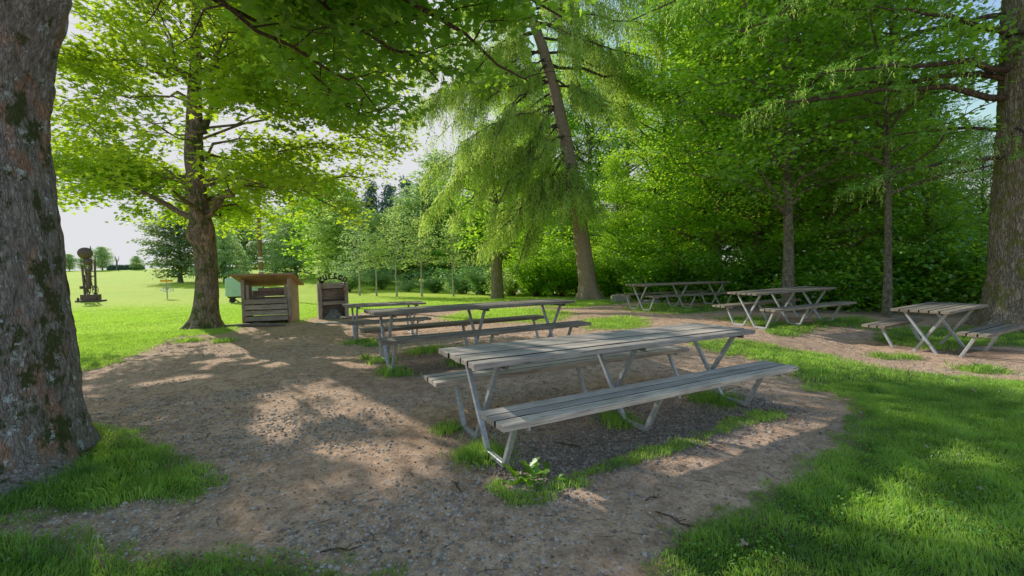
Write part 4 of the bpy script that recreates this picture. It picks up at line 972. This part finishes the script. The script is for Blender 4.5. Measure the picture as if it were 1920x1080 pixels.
footing_at('D', 3.3, -.36, (.3, .22, .10), 'concrete block under the right frame of the farthest back table')

# ------------------------------------------------------------------ wooden shelter
def frame2(origin, ax):
    a = math.atan2(ax[1], ax[0]); return a
FR = np.array([-6.30, 12.45]); ax = np.array([.975, .217]); dp = np.array([-.217, .975]); Wd, Dp, Hh = 1.24, .8, 1.34
FLc = FR - ax * Wd; zb = gz1(*FR) - .02
e = empty('firewood_shelter', (FLc[0], FLc[1], zb), 'small wooden shelter with slatted front, plywood side and orange lean-to roof beside the maple', 'wooden shelter', math.atan2(ax[1], ax[0]))
def side(xc, m, rn):
    t = .011; vs = [(xc + a * t, y, z) for a in (-1, 1) for (y, z) in ((0, .02), (Dp, .02), (Dp, 1.075), (0, 1.30))]
    mb = MB(); mb.add(vs, [(0, 1, 2, 3), (4, 7, 6, 5), (0, 4, 5, 1), (1, 5, 6, 2), (2, 6, 7, 3), (3, 7, 4, 0)], rn); mb.build('side_panel', m, e)
side(Wd + .012, M['ply'], .6); side(-.012, M['shed_post'], .4)
mb = MB()
for i in range(5): mb.box((Wd / 2, Dp - .015, .12 + i * .185), (Wd - .02, .02, .17), rn=random.random())
mb.build('back_wall', M['shed_wood'], e)
for xx in (.035, Wd - .035):
    mb = MB(); mb.box((xx, -.015, .645), (.07, .05, 1.29), bev=.004); o = mb.build('post', M['shed_post'], e)
    mb = MB(); mb.box((xx, -.046, .14), (.055, .01, .20), rn=.5); mb.build('painted_mark', M['redpaint'], o)
for i, zc in enumerate((.185, .345, .505, .665)):
    mb = MB(); mb.box((Wd / 2, -.055 - .002 * (i % 2), zc), (Wd - .14, .022, .125), bev=.003, jit=.006); mb.build('slat', M['shed_wood'], e)
mb = MB(); mb.box((Wd * .28, -.02, .04), (.22, .09, .08)); mb.box((Wd * .62, -.02, .04), (.2, .09, .08)); mb.box((Wd * .5, .3, .1), (Wd - .1, .5, .04)); mb.build('pallet_base', M['shed_wood'], e)
mb = MB(); mb.box((.13, .03, .82), (.07, .02, .62)); mb.build('upright', M['shed_post'], e)
mb = MB(); mb.box((Wd - .13, .03, .82), (.07, .02, .62)); mb.build('upright', M['shed_post'], e)
mb = MB(); mb.box((Wd / 2, .62, .98), (.8, .02, .1)); mb.build('rail', M['shed_post'], e)
# roof: high in front, falling to the back
mb = MB(); tilt = math.atan2(-.225, Dp)
mb.box((Wd / 2, Dp / 2 - .12, 1.248), (Wd + .34, Dp + .42, .028), Matrix.Rotation(tilt, 3, 'X'), rn=.6); rf = mb.build('roof', M['ply_roof'], e)
mb = MB(); mb.box((Wd / 2, Dp / 2 - .12, 1.272), (Wd + .36, Dp + .44, .014), Matrix.Rotation(tilt, 3, 'X')); mb.build('roofing_felt', M['shed_wood'], rf)
x, y = gp(470, 614); mb = MB(); mb.tube([(-.75, .05, .03), (0, 0, .045), (.8, -.03, .03)], [.045, .05, .04], 8); o = mb.build('timber_edging', M['shed_wood']); o.location = (x + .1, y, gz1(x, y)); o.rotation_euler[2] = .12
tag(o, 'weathered round timber lying on the ground in front of the wooden shelter', 'log')

# ------------------------------------------------------------------ stone grill with iron lettering
g0 = np.array([-5.85, 13.2]); ga = math.atan2(.45, .893)
e = empty('barbecue_grill', (g0[0], g0[1], gz1(*g0) - .03), 'sooty timber and stone barbecue grill with iron lettering arched over its top', 'grill', ga)
Wg, Hg, Dg = .86, 1.12, .55
for xx in (.055, Wg - .055):
    mb = MB(); mb.box((xx, Dg / 2, Hg / 2), (.11, Dg, Hg), bev=.01, jit=.004); mb.build('side_wall', M['burnt'] if xx > .1 else M['shed_post'], e)
mb = MB(); mb.box((Wg / 2, Dg - .04, Hg / 2), (Wg - .23, .07, Hg - .02)); mb.build('back_wall', M['burnt'], e)
mb = MB(); mb.box((Wg / 2, .16, .50), (Wg - .23, .3, .10), bev=.006, jit=.004); mb.build('hearth_beam', M['burnt'], e)
mb = MB(); mb.box((Wg / 2, .05, Hg - .09), (Wg - .23, .05, .16), bev=.005); mb.build('top_beam', M['burnt'], e)
mb = MB(); mb.tube([(.10, .0, Hg - .19), (Wg - .10, .0, Hg - .17)], .012, 8); mb.build('spit_bar', M['iron'], e)
mb = MB(); mb.tube([(.12, .02, .594), (Wg - .12, .02, .594)], .008, 5)
for i in range(12): mb.tube([(.14 + i * .053, .02, .60), (.14 + i * .053, .45, .60)], .006, 5)
mb.build('grate', M['iron'], e)
mb = MB(); mb.tube([(Wg - .1, -.01, Hg - .02), (Wg - .12, -.03, Hg - .16), (Wg - .18, -.03, Hg - .18), (Wg - .08, -.03, Hg - .26), (Wg - .10, -.02, Hg - .36)], .017, 8); mb.build('chain_bracket', M['rustred'], e)
# ash heap
rs = np.random.RandomState(4); n = 26
axx = np.linspace(-1, 1, n); AX, AY = np.meshgrid(axx, axx); rr = np.sqrt(AX ** 2 + AY ** 2); hz_ = .32 * np.exp(-(rr / .55) ** 2) + .05 * (vnoise(AX * 5 + 3, AY * 5) - .5) - .02
V = np.stack([Wg / 2 + AX * .48, .12 + AY * .5, hz_], -1).reshape(-1, 3)
V[:, 0] = np.where(V[:, 1] > -.02, np.clip(V[:, 0], .12, Wg - .12), V[:, 0])
I = np.arange(n * n).reshape(n, n); Q = np.stack([I[:-1, :-1], I[:-1, 1:], I[1:, 1:], I[1:, :-1]], -1).reshape(-1, 4)
link('ash_heap', raw_mesh('ash_heap', V, Q, np.full(len(Q), 4)), M['ash'], e)
# lettering on an arch
def arch(t): # t 0..1
    a = (t - .5) * 1.7; return Vector((Wg / 2 + math.sin(a) * .52, .03, Hg - .385 + math.cos(a) * .52))
mb = MB(); mb.tube([arch(t) for t in np.linspace(-.02, 1.02, 15)], .018, 8); sg = mb.build('arch_sign', M['iron'], e)
word = 'gurten'; Lv = []; Lf = []
bm = bmesh.new()
for i, ch in enumerate(word):
    t = .10 + .80 * i / 5 ; cu = bpy.data.curves.new('letter', 'FONT'); cu.body = ch; cu.size = .30; cu.extrude = .012; cu.offset = .007; cu.align_x = 'CENTER'
    ob = bpy.data.objects.new('letter', cu); COL.objects.link(ob); bpy.context.view_layer.update()
    me = bpy.data.meshes.new_from_object(ob.evaluated_get(bpy.context.evaluated_depsgraph_get()))
    COL.objects.unlink(ob); bpy.data.objects.remove(ob)
    p = arch(t); an = (t - .5) * 1.7
    me.transform(Matrix.Translation(p + Vector((0, 0, .015 if ch != 'g' else .03))) @ Matrix.Rotation(an * .6, 4, 'Y') @ Matrix.Rotation(math.pi / 2, 4, 'X'))
    bm.from_mesh(me); bpy.data.meshes.remove(me)
me = bpy.data.meshes.new('lettering'); bm.to_mesh(me); bm.free(); link('lettering', me, M['iron'], sg)
x, y = gp(622, 606); mb = MB(); mb.box((0, 0, .0), (.8, .35, .06), bev=.01, jit=.006); o = mb.build('stone_slab', M['concrete']); o.location = (x, y, gz1(x, y)); o.rotation_euler[2] = ga * .6
tag(o, 'flat pale slab set in the ground in front of the grill', 'stone slab')

# ------------------------------------------------------------------ pole, cart, sculpture, basket, stone blocks
x = px_x(490, 26.0); zb = gz1(x, 26)
e = empty('trail_pole', (x, 26, zb), 'tall brown wooden pole with red and white trail marks behind the wooden shelter', 'pole')
mb = MB(); mb.tube([(0, 0, -.2), (0, 0, 4), (.02, 0, 9.2)], [.13, .12, .10], 14, rn=.5); mb.build('post', M['pole'], e)
for zc, hh_, mm in ((1.15, .22, 'tarp'), (1.45, .10, 'white'), (1.55, .10, 'redpaint'), (1.65, .10, 'white'), (2.25, .10, 'white'), (2.35, .10, 'redpaint'), (2.45, .10, 'white')):
    mb = MB(); mb.tube([(0, 0, zc - hh_ / 2), (0, 0, zc + hh_ / 2)], [.135, .135], 14, rn=.5); mb.build('painted_band', M[mm], e)

x, y = gp(437, 567); zb = gz1(x, y)
e = empty('covered_cart', (x, y, zb), 'pale green tarpaulin covered box on a low wheeled base left of the wooden shelter', 'cart', .15)
mb = MB(); mb.box((.6, 0, .80), (1.5, 1.0, .98), bev=.06, jit=.01); mb.build('cover', M['tarp'], e)
mb = MB(); mb.box((.6, 0, .28), (1.35, .8, .06)); mb.bar((0.1, -.35, .26), (.45, -.35, .03), .05); mb.bar((-.05, -.3, .03), (.25, -.3, .26), .05); mb.build('chassis', M['iron'], e)
for xx in (.15, 1.05):
    mb = MB(); mb.tube([(xx, -.42, .15), (xx, -.34, .15)], [.15, .15], 16); mb.build('wheel', M['tyre'], e)

x, y = gp(171, 566); zb = gz1(x, y)
e = empty('scrap_sculpture', (x, y, zb), 'tall rusty machine part sculpture with two round boulders on top standing on the meadow', 'sculpture', .15); e.scale = (.52, .6, .90)
k = 1.13
mb = MB(); mb.box((0, 0, .07), (2.3 * k, 1.1, .12), bev=.02); mb.box((0, 0, .33), (1.5 * k, .8, .38), bev=.02)
for sx in (-1, 1): mb.ball((sx * 1.0 * k, -.3, .2), .13)
mb.build('base', M['rust'], e)
for xs_, lean, hgt in ((-.62, -.12, 2.55), (.55, .10, 2.95)):
    mb = MB(); mb.bar((xs_, 0, .5), (xs_ + lean, 0, hgt), .14, .16); mb.bar((xs_ * .7, .1, .5), (xs_ * 1.0, .1, 1.9), .07); mb.build('column', M['rust'], e)
mb = MB(); mb.tube([(.28, 0, 2.2), (.28, 0, 3.9)], .05, 8)
for i in range(12): mb.box((.28, 0, 2.3 + i * .13), (.2, .1, .035))
mb.build('toothed_rod', M['rust'], e)
mb = MB(); mb.tube([(.68, .02, 2.0), (.7, 0, 3.3)], .04, 8); mb.build('rod', M['rust'], e)
mb = MB(); mb.ball((-.32, 0, 3.42), .5, sc=(1.45, 1.2, .82), seg=20, rings=14); mb.build('boulder', M['stone'] if False else M['rust'], e)
mb = MB(); mb.ball((-.12, 0, 2.82), .34, sc=(1.4, 1.2, .75), seg=20, rings=14); mb.build('boulder', M['rust'], e)
mb = MB(); mb.tube([(-.05, -.05, .9), (-.02, -.05, 1.6), (.05, -.05, 2.3)], [.16, .2, .13], 12)
for i in range(9): mb.box((.22, -.1, 1.0 + i * .14), (.18, .12, .05))
mb.tube([(-.35, 0, .7), (-.2, 0, 1.7), (-.45, 0, 2.2)], [.12, .17, .07], 8); mb.tube([(-.3, 0, .8), (-.1, 0, .6)], .08, 8)
mb.box((-.1, 0, 2.2), (.5, .3, .28), bev=.02); mb.box((.15, 0, 2.42), (.3, .25, .4), bev=.02); mb.bar((-.7, 0, 1.75), (.65, 0, 1.8), .07); mb.box((-.92, -.05, 1.02), (.26, .2, .2), bev=.02); mb.bar((-.9, 0, 1.0), (-.5, 0, 1.0), .06)
mb.bar((-.6, 0, 2.2), (.6, 0, 2.1), .05); mb.bar((-.1, 0, 2.0), (.35, 0, .8), .07); mb.build('machinery', M['rust'], e)
def wheel(cx, cz, r):
    mb = MB(); mb.tube([(cx + r * math.cos(a), -.25, cz + r * math.sin(a)) for a in np.linspace(0, 2 * math.pi, 25)], .035, 6, cap=False)
    for a in range(6): mb.bar((cx, -.25, cz), (cx + r * math.cos(a * math.pi / 3), -.25, cz + r * math.sin(a * math.pi / 3)), .04)
    mb.ball((cx, -.25, cz), .07, seg=8, rings=5); mb.build('wheel', M['rust'], e)
wheel(-.05, .8, .27); wheel(.72, .82, .32)

x, y = gp(314, 561); zb = gz1(x, y)
e = empty('disc_golf_basket', (x, y, zb), 'disc golf basket with an orange yellow top band and hanging chains on the meadow', 'disc golf basket')
mb = MB(); mb.tube([(0, 0, -.1), (0, 0, 1.28)], .035, 10); mb.build('pole', M['steel'], e)
mb = MB(); mb.tube([(0, 0, 1.14), (0, 0, 1.27)], [.34, .34], 20); mb.build('top_band', M['yellow'], e)
mb = MB()
for i in range(14):
    a = i * 2 * math.pi / 14; mb.tube([(.3 * math.cos(a), .3 * math.sin(a), 1.14), (.2 * math.cos(a), .2 * math.sin(a), .82), (.04, 0, .60)], .008, 4)
mb.build('chains', M['steel'], e)
mb = MB()
for zz, r in ((.66, .36), (.5, .34), (.49, .2)): mb.tube([(r * math.cos(a), r * math.sin(a), zz) for a in np.linspace(0, 2 * math.pi, 21)], .012, 5, cap=False)
for i in range(18):
    a = i * 2 * math.pi / 18; mb.bar((.36 * math.cos(a), .36 * math.sin(a), .66), (.34 * math.cos(a), .34 * math.sin(a), .5), .008); mb.bar((.34 * math.cos(a), .34 * math.sin(a), .5), (0, 0, .48), .008)
mb.build('basket', M['steel'], e)

for (px, py, d, lab) in [(1163, 567, (.66, .4, .30), 'squared grey stone block on the grass right of the leaning spruce base'), (1222, 568, (.55, .4, .12), 'flat grey stone slab on the grass behind the farthest back table')]:
    x, y = gp(px, py); mb = MB(); mb.box((0, 0, d[2] / 2), d, bev=.03, jit=.015); o = mb.build('stone_block', M['stone']); o.location = (x, y, gz1(x, y) - .02); o.rotation_euler[2] = .15; tag(o, lab, 'stone')

# ------------------------------------------------------------------ grass blades
def wsample(n, x0, x1, y0, y1, power=1.0):
    return rs.uniform(x0, x1, n), y0 + (y1 - y0) * rs.rand(n) ** power
def blades(x, y, h, w, name, m, label, seg=2):
    n = len(x); z = gz(x, y) - .004; a = rs.rand(n) * 6.283; b = rs.rand(n) * 3.5 + 14 * vnoise(x * 4, y * 4, 3); ben = rs.uniform(.1, 1.0, n)
    dx, dy = np.cos(b) * ben, np.sin(b) * ben; sx, sy = np.cos(a) * w / 2, np.sin(a) * w / 2
    def pt(t, k, s): return np.stack([x + dx * h * t ** 2 * .8 + s * sx * k, y + dy * h * t ** 2 * .8 + s * sy * k, z + h * t * (1 - .35 * ben * t)], 1)
    V = np.stack([pt(0, 1, -1), pt(0, 1, 1), pt(.55, .8, 1), pt(1, 0, 0), pt(.55, .8, -1)], 1).reshape(-1, 3)
    cl = fbm(x * 1.1, y * 1.1, 44, 3)
    rnd = np.clip(.55 * rs.rand(n) + 1.1 * (cl - .38) + .9 * (vnoise(x * 7, y * 7, 13) - .42) + .4 * sstep(6, 13, np.hypot(x, y)) * (x < 1), 0, 1)
    o = link(name, raw_mesh(name, V, np.arange(n * 5), np.full(n, 5), rnd), m)
    return tag(o, label, 'grass', kind='stuff')
rs = np.random.RandomState(101)
def visible(x, y, margin=.3):
    return (np.abs(x) < y * 1.19 + margin + .6)
def scatter_grass(n, x0, x1, y0, y1, power, thr=0.0):
    x, y = wsample(n, x0, x1, y0, y1, power); k = visible(x, y); x, y = x[k], y[k]
    m = grass_mask(x, y); k = rs.rand(len(x)) < m * 1.0; k &= m > .12
    # keep blades out of the trunks
    k &= (np.hypot(x - LT[0], y - LT[1]) > .8) & (np.hypot(x - MT[0], y - MT[1]) > .42) & (np.hypot(x - FB[0], y - FB[1]) > .8)
    return x[k], y[k], m[k]
gxs = []; gys = []; gh = []; gw = []
for n, x0, x1, y0, y1, hb, wb in [(560000, -5.5, 6.5, 1.2, 5, .040, .0042), (420000, -12, 12, 5, 11, .045, .007), (330000, -26, 14, 11, 24, .05, .014)]:
    x, y, m = scatter_grass(n, x0, x1, y0, y1, .9)
    h = hb * rs.uniform(.5, 1.5, len(x)) * (.25 + .9 * fbm(x * 1.6, y * 1.6, 31, 2) + .75 * vnoise(x * 7, y * 7, 13))
    tall = np.zeros_like(x)
    for tx, ty, r in TUFTS: tall = np.maximum(tall, np.exp(-(((x - tx) ** 2 + (y - ty) ** 2) / (r * r))))
    h *= 1 + .8 * tall
    h = np.where((x < -1.2) & (y < 3.6), h * 1.05, h)
    kq = rs.rand(len(x)) > sstep(13, 24, y) * .97; x, y, h = x[kq], y[kq], h[kq]
    gxs.append(x); gys.append(y); gh.append(h); gw.append(wb * rs.uniform(.7, 1.3, len(x)))
for tx, ty, r in TUFTS:
    n = int(330 * min(1, r / .25) * (1 if ty < 6 else .6)); a = rs.randn(n) * r * .45 + tx; b = rs.randn(n) * r * .45 + ty
    gxs.append(a); gys.append(b); gh.append(rs.uniform(.04, .13, n)); gw.append(np.full(n, .004 + .0007 * ty))
x = np.concatenate(gxs); y = np.concatenate(gys); print('blades', len(x))
blades(x, y, np.concatenate(gh), np.concatenate(gw), 'grass', M['grass'], 'short green grass growing on the lawn and in tufts around the worn earth')

# ------------------------------------------------------------------ pebbles, litter, twigs, weed
ICO = bmesh.new(); bmesh.ops.create_icosphere(ICO, subdivisions=1, radius=1); ICO.verts.ensure_lookup_table()
IV = np.array([v.co[:] for v in ICO.verts]); IF = np.array([[v.index for v in f.verts] for f in ICO.faces]); ICO.free()
rs = np.random.RandomState(202)
def stones(n, x0, x1, y0, y1, s0, s1, pitw=0.0):
    x = rs.uniform(x0, x1, n); y = y0 + (y1 - y0) * rs.rand(n) ** 1.2; k = visible(x, y); x, y = x[k], y[k]
    g = grass_mask(x, y); k = (g < .5) & (fbm(x * 1.3, y * 1.3, 51, 3) + .35 * (rs.rand(len(x)) - .4) > .49)
    return x[k], y[k], (s0 + (s1 - s0) * rs.rand(k.sum()) ** 4)
sx_, sy_, ss = [np.concatenate(t) for t in zip(stones(110000, -5, 4.5, 1.4, 5, .003, .015), stones(50000, -9, 7, 4.5, 10, .004, .014), stones(5000, -9, 9, 8, 16, .008, .02))]
# coarse gravel in the hollows under the front table
tx, ty, _, th, L, _, _ = TAB['A']
u = rs.uniform(.1, L + .1, 9000); v = -.42 + rs.randn(9000) * .25
sx_ = np.concatenate([sx_, tx + u * math.cos(th) - v * math.sin(th)]); sy_ = np.concatenate([sy_, ty + u * math.sin(th) + v * math.cos(th)]); ss = np.concatenate([ss, rs.uniform(.004, .016, 9000)])
n = len(sx_); sc3 = ss[:, None] * np.stack([rs.uniform(.7, 1.4, n), rs.uniform(.7, 1.2, n), rs.uniform(.35, .8, n)], 1)
Vv = IV[None] * sc3[:, None] * (1 + rs.uniform(-.22, .22, (n, 12, 1))); a = rs.rand(n) * 6.283; c, s_ = np.cos(a)[:, None], np.sin(a)[:, None]
Vx = Vv[..., 0] * c - Vv[..., 1] * s_ + sx_[:, None]; Vy = Vv[..., 0] * s_ + Vv[..., 1] * c + sy_[:, None]; Vz = Vv[..., 2] + (gz(sx_, sy_) + sc3[:, 2] * .25)[:, None]
pitst = np.arange(n) >= n - 9000
Q = (IF[None] + (np.arange(n) * 12)[:, None, None]).reshape(-1, 3)
rndp = np.repeat(np.clip(rs.rand(n) ** 1.2 * (.6 + .4 * (ss < .008)) * np.where(pitst, .45, .85), 0, 1), 20)
tag(link('pebbles', raw_mesh('pebbles', np.stack([Vx, Vy, Vz], -1).reshape(-1, 3), Q, np.full(len(Q), 3), rndp), M['pebble']), 'loose grey and brown pebbles scattered over the worn earth', 'pebbles', kind='stuff'); print('stones', n)
# leaf litter
n = 12000; x = rs.uniform(-6, 8, n); y = 1.4 + 12 * rs.rand(n) ** 1.3; k = visible(x, y); x, y = x[k], y[k]; n = len(x)
P = np.stack([x, y, gz(x, y) + .008], 1)
tag(link('leaf_litter', leaf_mesh('leaf_litter', P, np.array([0, 0, 1.0]) + rs.randn(n, 3) * .25, rs.randn(n, 3), rs.uniform(.006, .026, n), BROAD), M['litter']), 'small dry brown leaf scraps strewn over the ground', 'leaf litter', kind='stuff')
# clover and broad weeds in the turf, fine twigs on the earth
n = 90000; x = rs.uniform(-5, 7, n); y = 1.3 + 7 * rs.rand(n) ** 1.1; k = visible(x, y); x, y = x[k], y[k]
k = (vnoise(x * 1.9, y * 1.9, 71) > .58) & (rs.rand(len(x)) < grass_mask(x, y)); x, y = x[k], y[k]; n = len(x)
P = np.stack([x, y, gz(x, y) + rs.uniform(.012, .045, n)], 1)
tag(link('clover', leaf_mesh('clover', P, np.array([0, 0, 1.0]) + rs.randn(n, 3) * .35, rs.randn(n, 3), rs.uniform(.010, .020, n), BROAD, .2, 1.2), M['maple_dark']), 'small round clover leaves in patches of the lawn', 'clover', kind='stuff')
n = 900; x = rs.uniform(-5, 6, n); y = 1.4 + 9 * rs.rand(n) ** 1.2; k = visible(x, y); x, y = x[k], y[k]; n = len(x); a = rs.rand(n) * 6.28; l = rs.uniform(.015, .07, n); polys = []
z = gz(x, y) + .004
for i in range(n):
    d = np.array([math.cos(a[i]), math.sin(a[i]), 0]) * l[i]; p = np.array([x[i], y[i], z[i]]); polys.append((np.array([p - d, p + np.array([-d[1], d[0], .01]) * .2, p + d]), np.array([.0015, .002, .0012])))
tag(link('twig_litter', tubes_mesh('twig_litter', polys), M['litter']), 'fine dry twig pieces strewn over the worn earth', 'twig litter', kind='stuff')
for i, (px, py, l, a, lab) in enumerate([(1262, 968, .22, -.9, 'thin bare stick on the gravel at the edge of the right lawn'), (858, 905, .16, 2.0, 'short bare twig on the dark earth left of the front table'),
      (640, 1028, .2, .1, 'bare twig lying near the bottom edge of the photo'), (1060, 820, .25, 2.7, 'pale stick in the gravel beneath the front bench'), (1225, 925, .12, .4, 'tiny twig in the sunlit patch in front of the bench')]):
    x, y = gp(px, py); mb = MB(); mb.tube([(-l / 2, 0, .006), (-l * .1, .012, .012), (l * .2, -.006, .008), (l / 2, .02, .012)], [.004, .0045, .004, .002], 6)
    mb.tube([(l * .1, 0, .008), (l * .25, .035, .02)], [.003, .0015], 5); o = mb.build('fallen_twig', M['twig']); o.location = (x, y, gz1(x, y) + .002); o.rotation_euler[2] = a; tag(o, lab, 'twig', 'fallen twigs')
for i, (px, py, s, lab) in enumerate([(1505, 684, .11, 'pale dry leaf on the grass at the far end of the front bench'), (1828, 735, .08, 'pale curled leaf standing on the right lawn'), (1795, 712, .07, 'pale dry leaf on the lawn in front of the rightmost table'),
      (1735, 838, .05, 'narrow dry leaf on the right lawn left of the sunlit band'), (1840, 922, .05, 'grey dry leaf on the sunlit right lawn'), (1398, 1020, .04, 'dry leaf in the grass near the bottom right'), (1610, 771, .06, 'dry leaf where the gravel meets the right lawn')]):
    x, y = gp(px, py); rs = np.random.RandomState(300 + i)
    me = leaf_mesh('fallen_leaf', np.array([[0, 0, 0.0]]), np.array([[.2, -.3, 1.0]]), np.array([[math.cos(i * 2.), math.sin(i * 2.), .1]]), s, MAPLE, .5, 1, [1.0])
    o = link('fallen_leaf', me, M['litter']); o.location = (x, y, gz1(x, y) + .035); tag(o, lab, 'leaf', 'fallen leaves on the lawn')
rs = np.random.RandomState(404)
x, y = gp(985, 890); P = []; Aa = []; Nn = []; sz = []
for i in range(34):
    a = rs.rand() * 6.28; e_ = rs.uniform(.15, 1.1); d = np.array([math.cos(a) * math.cos(e_), math.sin(a) * math.cos(e_), math.sin(e_)])
    b = np.array([rs.uniform(-.08, .16), rs.uniform(-.05, .05), 0]) + d * rs.uniform(0, .05); P.append(b); Aa.append(d); Nn.append(np.array([-d[0] * d[2], -d[1] * d[2], 1 - d[2] ** 2]) + rs.randn(3) * .1); sz.append(rs.uniform(.07, .13))
TOOTH = np.array([(0, 0), (.05, .15), (.16, .22), (.08, .32), (.20, .42), (.12, .52), (.24, .64), (.17, .78), (0, 1), (-.17, .78), (-.24, .64), (-.12, .52), (-.20, .42), (-.08, .32), (-.16, .22), (-.05, .15)])
o = link('broad_leaved_weed', leaf_mesh('broad_leaved_weed', np.array(P), np.array(Nn), np.array(Aa), np.array(sz), TOOTH, .25, 1.1), M['weed']); o.location = (x, y, gz1(x, y) + .005)
tag(o, 'bright green toothed dandelion like weed at the near foot of the front table', 'weed')
print('done')
